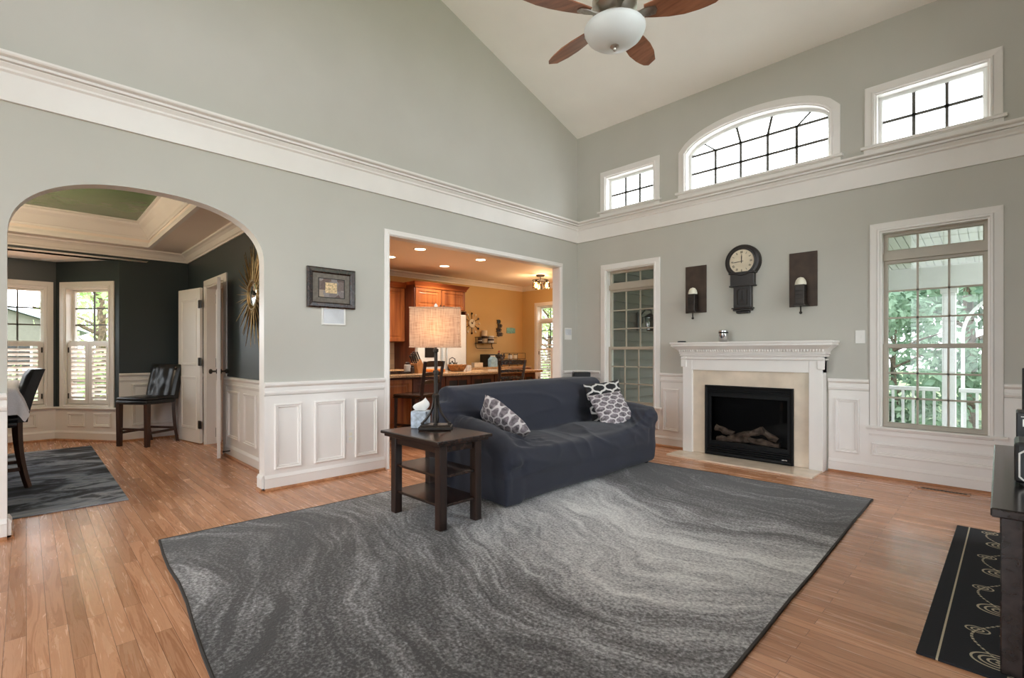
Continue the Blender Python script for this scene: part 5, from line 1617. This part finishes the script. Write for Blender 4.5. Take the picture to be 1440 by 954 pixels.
bd = tag((lambda m: (m.box(-.09, .09, -.13, .13, 0, .05, .02, seg=3), m.build('bread_loaf', M['fruit'], smooth=True))[1])(MB()), 'wrapped loaf lying on the island behind the stool near the lamp', 'bread')
bd.location = (-1.70, at(612, -1.70), IZ)
ck2 = thing('coffee_mug', 'white mug standing right of the wicker basket on the island', 'mug', (-1.75, at(659, -1.75), IZ))
m = MB(); m.lathe([(0, 0), (.034, 0), (.038, .006), (.038, .09), (.034, .09), (.034, .008), (0, .006)], (0, 0, 0), 20); m.build('cup', M['fridge'], ck2, smooth=True)
m = MB(); m.tube([(0, .037, .075), (0, .06, .07), (0, .063, .045), (0, .05, .022), (0, .037, .02)], .005, 6); m.build('handle', M['fridge'], ck2, smooth=True)
bx1 = tag((lambda m: (m.box(-.05, .05, -.11, .11, 0, .085, .003), m.build('recipe_box', M['paper'], smooth=False))[1])(MB()), 'cream cardboard box on the far desk counter left of the toaster oven', 'box')
bx1.location = (-3.0, at(671, -3.0), .882)

# on the desk counter against the yellow wall
DCZ = .882
tv = thing('toaster_oven', 'black toaster oven on the far desk counter under the cup shelf', 'toaster oven', (-3.10, at(691, -3.1), DCZ))
m = MB(); m.box(-.14, .13, -.19, .19, .012, .25, .012, seg=2); m.build('body', M['black'], tv)
m = MB(); m.box(.131, .140, -.17, .08, .04, .22, .004); dr = m.build('glass_door', M['firebox'], tv)
m = MB(); m.tube([(.14, -.15, .20), (.165, -.14, .20), (.165, .05, .20), (.14, .06, .20)], .007, 6); m.build('handle', M['chrome'], dr, smooth=True)
for z in (.07, .125, .18):
    m = MB(); m.lathe([(.018, 0), (.018, .015), (.014, .02), (0, .02)], (.131, .135, z), 12, 'x'); m.build('knob', M['nickel'], tv, smooth=True)
for x, y in ((-.12, -.17), (-.12, .17), (.11, -.17), (.11, .17)):
    m = MB(); m.cyl((x, y, 0), (x, y, .013), .012, seg=8); m.build('foot', M['black'], tv)
ct = thing('milk_carton', 'light blue carton in front of the toaster oven', 'carton', (-2.88, at(693, -2.88), DCZ))
m = MB(); m.box(-.05, .05, -.085, .085, 0, .15, .003); m.prism([(-.085, .15), (.085, .15), (.02, .205), (-.02, .205)], lambda y, z, x: (x, y, z), -.05, .05); m.build('box', M['bluebox'], ct)
m = MB(); m.box(-.05, .05, -.02, .02, .203, .225, .002); m.build('top_fold', M['paper'], ct)
wb = thing('wire_rack', 'dark wire rack with jars at the right end of the desk counter', 'rack', (-3.08, at(722, -3.08), DCZ))
m = MB()
for z in (.03, .15, .27):
    m.tube([(-.12, -.24, z), (.12, -.24, z), (.12, .24, z), (-.12, .24, z), (-.12, -.24, z)], .005, 5)
for x in (-.12, .12):
    for y in (-.24, 0, .24): m.tube([(x, y, 0), (x, y, .27)], .005, 5)
for y in range(-5, 6): m.tube([(-.12, y * .044, .15), (.12, y * .044, .15)], .003, 4); m.tube([(-.12, y * .044, .03), (.12, y * .044, .03)], .003, 4)
m.build('wire_frame', M['iron'], wb)
for i, (y, z, c_, lab) in enumerate(((-.15, .034, 'paper', 'cream jar on the lower left of the wire rack'), (.0, .034, 'walnut', 'brown jar on the lower middle of the wire rack'), (.15, .034, 'bluebox', 'pale blue jar on the lower right of the wire rack'),
                                    (-.10, .154, 'fridge', 'white jar on the upper left of the wire rack'), (.06, .154, 'paper', 'cream jar on the upper right of the wire rack'))):
    g = thing('storage_jar', lab, 'jar', (wb.location.x, wb.location.y + y, DCZ + z), 0, 'jars on the wire rack')
    m = MB(); m.lathe([(0, 0), (.045, 0), (.048, .008), (.048, .07), (.04, .078), (0, .078)], (0, 0, 0), 18); m.build('jar', M[c_], g, smooth=True)
    m = MB(); m.lathe([(.041, .079), (.043, .081), (.043, .094), (0, .097)], (0, 0, 0), 16); m.build('lid', M['iron'], g, smooth=True)
fg = thing('figurine', 'dark rooster figurine standing left of the wire rack', 'figurine', (-2.86, at(704, -2.86), DCZ))
m = MB(); m.blob((0, 0, .15), (.05, .075, .06), 2, .15); m.tube([(0, -.03, .17), (0, -.055, .24), (0, -.045, .28)], .03, 10, True, [.04, .026, .022]); m.tube([(0, .05, .17), (0, .09, .22), (0, .10, .27)], .02, 8, True, [.035, .03, .008])
m.build('body', M['ironp'], fg, smooth='all')
m = MB(); m.blob((0, -.042, .305), (.010, .03, .018), 2); m.build('comb', M['red'], fg, smooth='all')
m = MB(); m.tube([(0, -.065, .285), (0, -.09, .28)], .008, 6, True, [.008, .001]); m.build('beak', M['fruit'], fg)
m = MB(); m.cyl((-.02, 0, .01), (-.02, 0, .11), .006, seg=6); m.cyl((.02, 0, .01), (.02, 0, .11), .006, seg=6); m.lathe([(0, 0), (.05, 0), (.05, .012), (0, .012)], (0, 0, 0), 16); m.build('stand', M['iron'], fg)
kt = thing('kettle', 'black kettle on the island just right of the lamp stem', 'kettle', (-1.95, at(640, -1.95), IZ))
kt.location = (-2.02, at(636, -2.02), IZ)
m = MB(); m.lathe([(0, 0), (.075, 0), (.08, .01), (.085, .05), (.07, .10), (.04, .13), (0, .14)], (0, 0, 0), 24); m.build('body', M['black'], kt, smooth='all')
m = MB(); m.tube([(0, -.06, .11), (0, -.055, .19), (0, 0, .215), (0, .055, .19), (0, .06, .11)], .007, 8); m.build('handle', M['iron'], kt, smooth=True)
m = MB(); m.tube([(.05, 0, .07), (.10, 0, .11), (.125, 0, .13)], .016, 8, True, [.02, .014, .009]); m.build('spout', M['black'], kt, smooth=True)
m = MB(); m.lathe([(.012, .138), (.014, .15), (.008, .16), (0, .162)], (0, 0, 0), 12); m.build('lid_knob', M['iron'], kt, smooth=True)

# on the yellow wall
KB = lambda y0, z0: (lambda u, v, d: (d, u, v))
ks = thing('sunburst_clock', 'sunburst spoke clock on the mustard wall right of the lamp shade', 'wall clock', (-3.339, at(663, -3.34), 1.76))
m = MB(); m.lathe([(0, 0), (.085, 0), (.088, .02), (.08, .028), (.075, .022), (0, .022)], (0, 0, 0), 28, 'x'); m.build('dial', M['cream'], ks, smooth=True)
for k_ in range(12):
    a = 2 * PI * k_ / 12; ca, sa = math.cos(a), math.sin(a)
    m = MB(); m.tube([(.012, .08 * ca, .08 * sa), (.012, .19 * ca, .19 * sa)], .006, 6); m.blob((.012, .20 * ca, .20 * sa), (.012, .026, .026), 1); m.build('spoke', M['espresso'] if k_ % 2 else M['cream'], ks)
m = MB(); m.tube([(.028, 0, 0), (.028, .03, .05)], .005, 5); m.tube([(.028, 0, 0), (.028, -.03, .03)], .005, 5); m.tube([(.026, -.01, .0), (.026, .01, .0)], .01, 6); m.build('hands', M['ink'], ks)
hs = thing('cup_shelf', 'black wire wall shelf holding cups under the sunburst clock', 'shelf', (-3.339, at(680, -3.34), 1.34))
m = MB()
for z in (.02, .14): m.tube([(.002, -.24, z), (.14, -.24, z), (.14, .24, z), (.002, .24, z), (.002, -.24, z)], .006, 5)
for y in range(-6, 7): m.tube([(.002, y * .04, .02), (.14, y * .04, .02), (.14, y * .04, .14)], .003, 4)
m.tube([(.02, -.22, -.07), (.06, -.22, -.09), (.06, .22, -.09), (.02, .22, -.07)], .006, 6)
for y in (-.22, .22): m.tube([(.004, y, .14), (.01, y, -.02), (.02, y, -.07)], .006, 6)
m.build('wire_frame', M['iron'], hs)
for i, (y, h_, r_c, c_, lab) in enumerate(((-.16, .10, .045, 'walnut', 'dark cup at the left of the wire cup shelf'), (-.04, .26, .06, 'paper', 'tall cream tin in the wire cup shelf'), (.14, .15, .065, 'fridge', 'white cup at the right of the wire cup shelf'))):
    g = thing('storage_cup', lab, 'cup', (-3.339 + .072, hs.location.y + y, 1.364), 0, 'cups in the wire shelf')
    m = MB(); m.lathe([(0, 0), (r_c * .9, 0), (r_c, .008), (r_c, h_), (r_c * .92, h_), (r_c * .9, .01), (0, .008)], (0, 0, 0), 20); m.build('cup_body', M[c_], g, smooth=True)
    m = MB(); m.lathe([(r_c + .0005, h_ * .35), (r_c + .002, h_ * .36), (r_c + .002, h_ * .55), (r_c + .0005, h_ * .56)], (0, 0, 0), 20, cap=False); m.build('printed_band', M['walnut'] if c_ != 'walnut' else M['paper'], g, smooth=True)
dc = thing('cup_stack_plaque', 'metal wall plaque of stacked coffee cups on the mustard wall', 'wall decor', (-3.339, at(701, -3.34), 1.50))
for i in range(4):
    m = MB(); z = .02 + .09 * i; s_ = 1 - .12 * i; o_ = .015 * (-1) ** i
    m.prism([(o_ - .07 * s_, z + .075), (o_ - .05 * s_, z + .01), (o_ + .05 * s_, z + .01), (o_ + .07 * s_, z + .075)], lambda y, zz, x: (x, y, zz), .004, .028)
    m.tube([(.016, o_ + .062 * s_, z + .06), (.016, o_ + .10 * s_, z + .055), (.016, o_ + .09 * s_, z + .025), (.016, o_ + .055 * s_, z + .025)], .007, 6)
    m.prism([(o_ - .085 * s_, z + .01), (o_ - .07 * s_, z), (o_ + .07 * s_, z), (o_ + .085 * s_, z + .01)], lambda y, zz, x: (x, y, zz), .002, .030)
    m.build('cup', M['espresso'] if i % 2 else M['ironp'], dc)
m = MB(); m.prism([(-.012, .0), (-.012, .37), (.012, .37), (.012, 0)], lambda y, z, x: (x, y, z), 0, .004); m.build('hanger', M['iron'], dc)
sg = tag((lambda m: (m.prism([(-.13, -.055), (-.125, .06), (0, .066), (.13, .058), (.135, -.05), (.01, -.06)], lambda y, z, x: (x, y, z), 0, .012), m.build('wooden_sign', M['teal']))[1])(MB()), 'small turquoise sign on the mustard wall near the kitchen corner', 'sign')
sg.location = (-3.339, at(718, -3.34), 1.645)

# kitchen ceiling lights
for x, y, lab in ((-1.463, -1.695, 'recessed ceiling light nearest the kitchen opening on the left'), (-2.33, -.625, 'recessed ceiling light deepest in the kitchen above the fridge cabinet'),
                  (-1.468, -.565, 'recessed ceiling light in the middle of the kitchen opening'), (-2.26, -1.70, 'recessed ceiling light half hidden by the left casing of the kitchen opening')):
    g = thing('recessed_light', lab, 'ceiling light', (x, y, KZ), 0, 'recessed lights in the kitchen ceiling')
    m = MB(); m.lathe([(.098, -.001), (.098, -.005), (.082, -.012), (.075, -.008), (.075, -.001)], (0, 0, 0), 28, cap=False); m.build('trim_ring', M['white_plastic'], g, smooth=True)
    m = MB(); m.lathe([(0, -.008), (.04, -.007), (.076, -.003)], (0, 0, 0), 24, cap=False); m.build('lamp_face', M['warmlamp'], g, smooth=True)
    l = bpy.data.lights.new('recessed_lamp', 'SPOT'); l.energy = KW_SPOT; l.color = (1.0, .88, .73); l.spot_size = math.radians(150); l.spot_blend = .6; l.shadow_soft_size = .06
    lo = bpy.data.objects.new('recessed_lamp', l); COL.objects.link(lo); lo.parent = g; lo.location = (0, 0, -.03)
g = thing('jar_ceiling_light', 'bronze ceiling light with clear jar shades and glowing bulbs at the kitchen corner', 'ceiling light', (-1.862, 1.265, KZ))
m = MB(); m.lathe([(0, -.001), (.085, -.001), (.085, -.012), (.07, -.03), (.012, -.035), (.012, -.04)], (0, 0, 0), 24); m.build('canopy', M['iron'], g, smooth=True)
m = MB(); m.cyl((0, 0, -.035), (0, 0, -.10), .007, seg=8); m.tube([(.15 * math.cos(2 * PI * t / 24), .15 * math.sin(2 * PI * t / 24), -.10) for t in range(25)], .008, 6, False)
for k_ in range(3):
    a = 2 * PI * k_ / 3 + .5; m.tube([(0, 0, -.10), (.15 * math.cos(a), .15 * math.sin(a), -.10)], .007, 6)
m.build('ring_arm', M['iron'], g, smooth=True)
for k_ in range(3):
    a = 2 * PI * k_ / 3 + .5; x, y = .12 * math.cos(a), .12 * math.sin(a)
    m = MB(); m.lathe([(.022, -.10), (.026, -.105), (.026, -.145), (.018, -.15), (0, -.15)], (x, y, 0), 14); so = m.build('socket', M['iron'], g, smooth=True)
    m = MB(); m.lathe([(.012, -.15), (.016, -.17), (.026, -.20), (.026, -.22), (.016, -.245), (0, -.252)], (x, y, 0), 14); m.build('bulb', M['bulb'], so, smooth=True)
    m = MB(); m.lathe([(.030, -.125), (.055, -.145), (.060, -.17), (.060, -.26)], (x, y, 0), 20, cap=False); m.build('jar_shade', M['clear'], so, smooth=True)
l = bpy.data.lights.new('jar_lamp', 'POINT'); l.energy = KW_JAR; l.color = (1.0, .72, .44); l.shadow_soft_size = .10
lo = bpy.data.objects.new('jar_lamp', l); COL.objects.link(lo); lo.parent = g; lo.location = (0, 0, -.30)

# ================================================================== OUTSIDE
GZ = -0.75
m = MB(); m.face([(-90, -60, GZ), (60, -60, GZ), (60, 60, GZ), (-90, 60, GZ)])
lw = m.build('lawn_ground', M['grass']); lw['kind'] = 'structure'
m = MB(); m.box(5.25, 16, -20, 0.1, GZ - .1, GZ + .02); m.box(-1, 5.25, -20, -9.3, GZ - .1, GZ + .02); m.build('floor_bounce_slab', M['bounce_slab'], kind='structure')  # unseen pale slab, added to bounce skylight up to the ceiling
# porch
po = structure('porch_floor'); m = MB(); m.box(.15, 7.5, .17, 4.15, -.22, -.15); m.build('deck', M['deck'], po)
m = MB()
for y0, y1, z0, z1 in ((.17, 4.3, 2.86, 2.42),):
    m.face([(.15, y0, z0), (7.5, y0, z0), (7.5, y1, z1), (.15, y1, z1)]); m.face([(.0, y0, z0 + .12), (7.6, y0, z0 + .12), (7.6, y1, z1 + .12), (.0, y1, z1 + .12)])
x = .2
while x < 7.5:
    m.prism([(.2, 2.852), (.2, 2.84), (4.2, 2.415), (4.2, 2.427)], lambda y, z, xx: (xx, y, z), x, x + .075); x += .085
m.build('ceiling_porch', M['porchw'], kind='structure')
m = MB(); m.box(.15, 7.5, 3.92, 4.10, 2.13, 2.45, .004); m.build('trim_9', M['porchw'], kind='structure')
m = MB()  # arch modelled in place of a reflection in the right window's glass
f = lambda u, v, d: (u, 4.17 + d, v)
m.sweep([(3.86, -.15)] + [(4.56 - .70 * math.cos(PI * i / 24), 1.42 + .66 * math.sin(PI * i / 24)) for i in range(25)] + [(5.26, -.15)], [(0, -.04), (0, .04), (.040, .04), (.040, -.04)], f, False)
tag(m.build('arch_reflection', M['porchw']), 'white arch standing in for a glass reflection between the posts of the porch', 'frame')
for x, lab in ((.35, 'white porch post beside the grey siding'), (2.05, 'white porch post hidden left of the mantel'), (3.74, 'white porch post seen through the middle of the right window'), (5.5, 'white porch post beyond the right side of the reflection arch'), (7.3, 'white porch post at the outer end of the porch')):
    g = thing('porch_post', lab, 'post', (x, 4.0, -.15), 0, 'porch posts')
    m = MB(); m.box(-.075, .075, -.075, .075, 0, 2.28, .004); m.build('shaft', M['porchw'], g)
    m = MB(); m.box(-.095, .095, -.095, .095, 0, .16, .006); m.build('plinth', M['porchw'], g)
    m = MB(); m.box(-.095, .095, -.095, .095, 2.18, 2.28, .006); m.build('cap', M['porchw'], g)
for x0, x1, lab in ((.43, 1.97, 'white porch railing nearest the grey siding'), (2.13, 3.66, 'white porch railing seen at the left of the right window'), (3.82, 5.42, 'white porch railing seen at the right of the right window')):
    g = thing('porch_railing', lab, 'railing', ((x0 + x1) / 2, 4.0, -.15), 0, 'porch railings'); h_ = (x1 - x0) / 2 - .025
    m = MB(); m.box(-h_, h_, -.035, .035, .74, .80, .008); m.build('top_rail', M['porchw'], g)
    m = MB(); m.box(-h_, h_, -.025, .025, .08, .13, .005); m.build('bottom_rail', M['porchw'], g)
    nb = int((x1 - x0) / .125)
    for i in range(nb):
        xx = -h_ + (i + .5) * 2 * h_ / nb
        m = MB(); m.box(xx - .016, xx + .016, -.016, .016, .13, .74); m.build('baluster', M['porchw'], g)
# lantern on the siding
g = thing('wall_lantern', 'black wall lantern on the grey siding outside the window by the corner', 'lantern', (.160, 1.40, 1.52))
g.scale = (1.35, 1.35, 1.35)
m = MB(); m.box(0, .015, -.055, .055, .0, .22, .004); m.build('back_plate', M['black'], g)
m = MB(); m.tube([(.01, 0, .17), (.09, 0, .25), (.16, 0, .235), (.165, 0, .20)], .009, 8); m.tube([(.01, 0, .05), (.05, 0, .10), (.05, 0, .16)], .007, 6); m.build('scroll_arm', M['black'], g, smooth=True)
m = MB()
for q in range(4):
    a = PI / 4 + q * PI / 2; m.tube([(.165 + .05 * math.cos(a), .05 * math.sin(a), 0), (.165 + .075 * math.cos(a), .075 * math.sin(a), .15)], .006, 6)
m.hexa([(.165 - .07, -.07), (.165 + .07, -.07), (.165 + .07, .07), (.165 - .07, .07)], [(.15, -.015), (.18, -.015), (.18, .015), (.15, .015)], .15, .20)
m.box(.165 - .042, .165 + .042, -.042, .042, -.012, .004, .003); la = m.build('cage', M['black'], g)
m = MB(); m.hexa([(.165 - .036, -.036), (.165 + .036, -.036), (.165 + .036, .036), (.165 - .036, .036)], [(.165 - .05, -.05), (.165 + .05, -.05), (.165 + .05, .05), (.165 - .05, .05)], .005, .149); m.build('lantern_glass', M['fireglass'], la)

# neighbour's house beyond the bay
nh = thing('neighbor_house', 'pale house with grey gabled roof beyond the bay window', 'house', (-38, -9.5, GZ), math.radians(0))
m = MB(); m.box(-4, 4, -6, 6, 0, 3.2); m.prism([(-6, 3.2), (6, 3.2), (0, 5.4)], lambda y, z, x: (x, y, z), -3.98, 3.98); m.build('walls', M['siding'], nh)
m = MB(); m.prism([(-6.5, 3.05), (0, 5.45), (6.5, 3.05), (6.5, 3.22), (0, 5.65), (-6.5, 3.22)], lambda y, z, x: (x, y, z), -4.4, 4.4); m.build('roof', M['roof'], nh)
for y in (-3.5, 0, 3.5):
    m = MB(); m.box(4.0, 4.06, y - .6, y + .6, .9, 2.4, .02); w__ = m.build('house_window', M['porchw'], nh)
    m = MB(); m.box(4.06, 4.075, y - .5, y - .03, 1.0, 2.3); m.box(4.06, 4.075, y + .03, y + .5, 1.0, 2.3); m.build('panes', M['black'], w__)


def tree(name, label, loc, h, r, mat, seed, leaves=2600, size=.16, group='trees outside the windows'):
    rnd = random.Random(seed)
    g = thing(name, label, 'tree', loc, 0, group)
    m = MB(); m.tube([(0, 0, 0), (.05 * h * .1, .02, h * .3), (-.02, .05, h * .55), (.04, 0, h * .8)], .1, 10, True, [h * .028, h * .022, h * .015, h * .006])
    m.build('trunk', M['bark'], g, smooth=True)
    m = MB()
    for q in range(7):
        a = q * 2.4; z = h * (.35 + .06 * q); m.tube([(0, 0, z), (r * .4 * math.cos(a), r * .4 * math.sin(a), z + h * .08), (r * .75 * math.cos(a), r * .75 * math.sin(a), z + h * .13)], .03, 6, True, [h * .010, h * .007, h * .002])
    m.build('branches', M['bark'], g)
    m = MB(); bm = m.bm
    clumps = []
    for q in range(34):
        a = rnd.uniform(0, 2 * PI); t = rnd.uniform(.0, 1); zz = h * (.14 + .86 * t); prof = math.sin(PI * min(1, .16 + .80 * t)) ** .7
        rr = r * prof * rnd.uniform(.25, .95); clumps.append((rr * math.cos(a), rr * math.sin(a), zz, r * rnd.uniform(.24, .42)))
    for q in range(leaves):
        cx2, cy2, cz2, cr = clumps[q % len(clumps)]
        d = Vector((rnd.gauss(0, 1), rnd.gauss(0, 1), rnd.gauss(0, .8))).normalized() * cr * rnd.uniform(.55, 1.0)
        p = Vector((cx2, cy2, cz2)) + d; s_ = size * rnd.uniform(.6, 1.3)
        nrm = (d.normalized() + Vector((rnd.uniform(-.8, .8), rnd.uniform(-.8, .8), rnd.uniform(-.3, .9)))).normalized()
        t1 = nrm.orthogonal().normalized(); t2 = nrm.cross(t1)
        ang = rnd.uniform(0, PI); e1 = t1 * math.cos(ang) + t2 * math.sin(ang); e2 = nrm.cross(e1)
        bm.faces.new([bm.verts.new(p + v_) for v_ in (e1 * -s_, e2 * s_ * .5 + nrm * s_ * .12, e1 * s_, e2 * -s_ * .5 + nrm * s_ * .12)])
    bm_ = m
    me = bpy.data.meshes.new('crown'); bm.to_mesh(me); bm.free(); me.materials.append(M[mat])
    o = bpy.data.objects.new('crown', me); COL.objects.link(o); o.parent = g
    return g


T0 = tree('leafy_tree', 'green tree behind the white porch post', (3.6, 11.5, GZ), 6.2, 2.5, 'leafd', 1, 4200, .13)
for i, (x, y, sc_, rz, lab) in enumerate(((-1.9, 12.4, 1.0, 1.1, 'green tree furthest left behind the porch railing'), (9.1, 11.5, 1.05, 2.2, 'green tree behind the reflection arch'),
                                        (0.6, 18.4, 1.1, 4.1, 'green tree deep between the porch trees'), (6.4, 17.6, 1.1, 5.0, 'green tree deep behind the reflection arch'), (12.6, 17.4, 1.1, .5, 'green tree deep at the right behind the porch'))):
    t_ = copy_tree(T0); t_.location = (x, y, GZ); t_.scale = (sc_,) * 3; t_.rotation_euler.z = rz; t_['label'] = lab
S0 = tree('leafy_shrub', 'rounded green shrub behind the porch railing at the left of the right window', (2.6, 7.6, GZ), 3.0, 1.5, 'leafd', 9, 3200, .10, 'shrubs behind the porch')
for i, (x, y, sc_, rz, lab) in enumerate(((5.9, 8.0, 1.0, 1.0, 'rounded green shrub behind the middle porch post'), (12.2, 8.0, 1.05, 2.0, 'rounded green shrub at the right behind the reflection arch'), (-.9, 7.8, 1.0, 3.0, 'rounded green shrub outside past the grey siding'))):
    t_ = copy_tree(S0); t_.location = (x, y, GZ); t_.scale = (sc_,) * 3; t_.rotation_euler.z = rz; t_['label'] = lab
T1 = tree('leafy_tree', 'bright green tree outside the angled bay window', (-11.4, -4.35, GZ), 5.0, 1.7, 'leaf', 5, 1900, .10)
for i, (x, y, sc_, rz, lab) in enumerate(((-17.5, -3.9, .95, 1.3, 'bright green tree outside the front bay window'), (-17.0, -1.2, 1.1, 2.0, 'bright green tree behind the one at the angled bay window'), (-50.0, -9.0, 1.7, 3.1, 'bright green tree behind the house with the grey roof'),
                                        (-6.0, 6.3, .85, 3.0, 'bright green tree outside the kitchen window'), (-9.4, 10.2, 1.0, 1.0, 'bright green tree further off outside the kitchen window'))):
    t_ = copy_tree(T1); t_.location = (x, y, GZ); t_.scale = (sc_,) * 3; t_.rotation_euler.z = rz; t_['label'] = lab
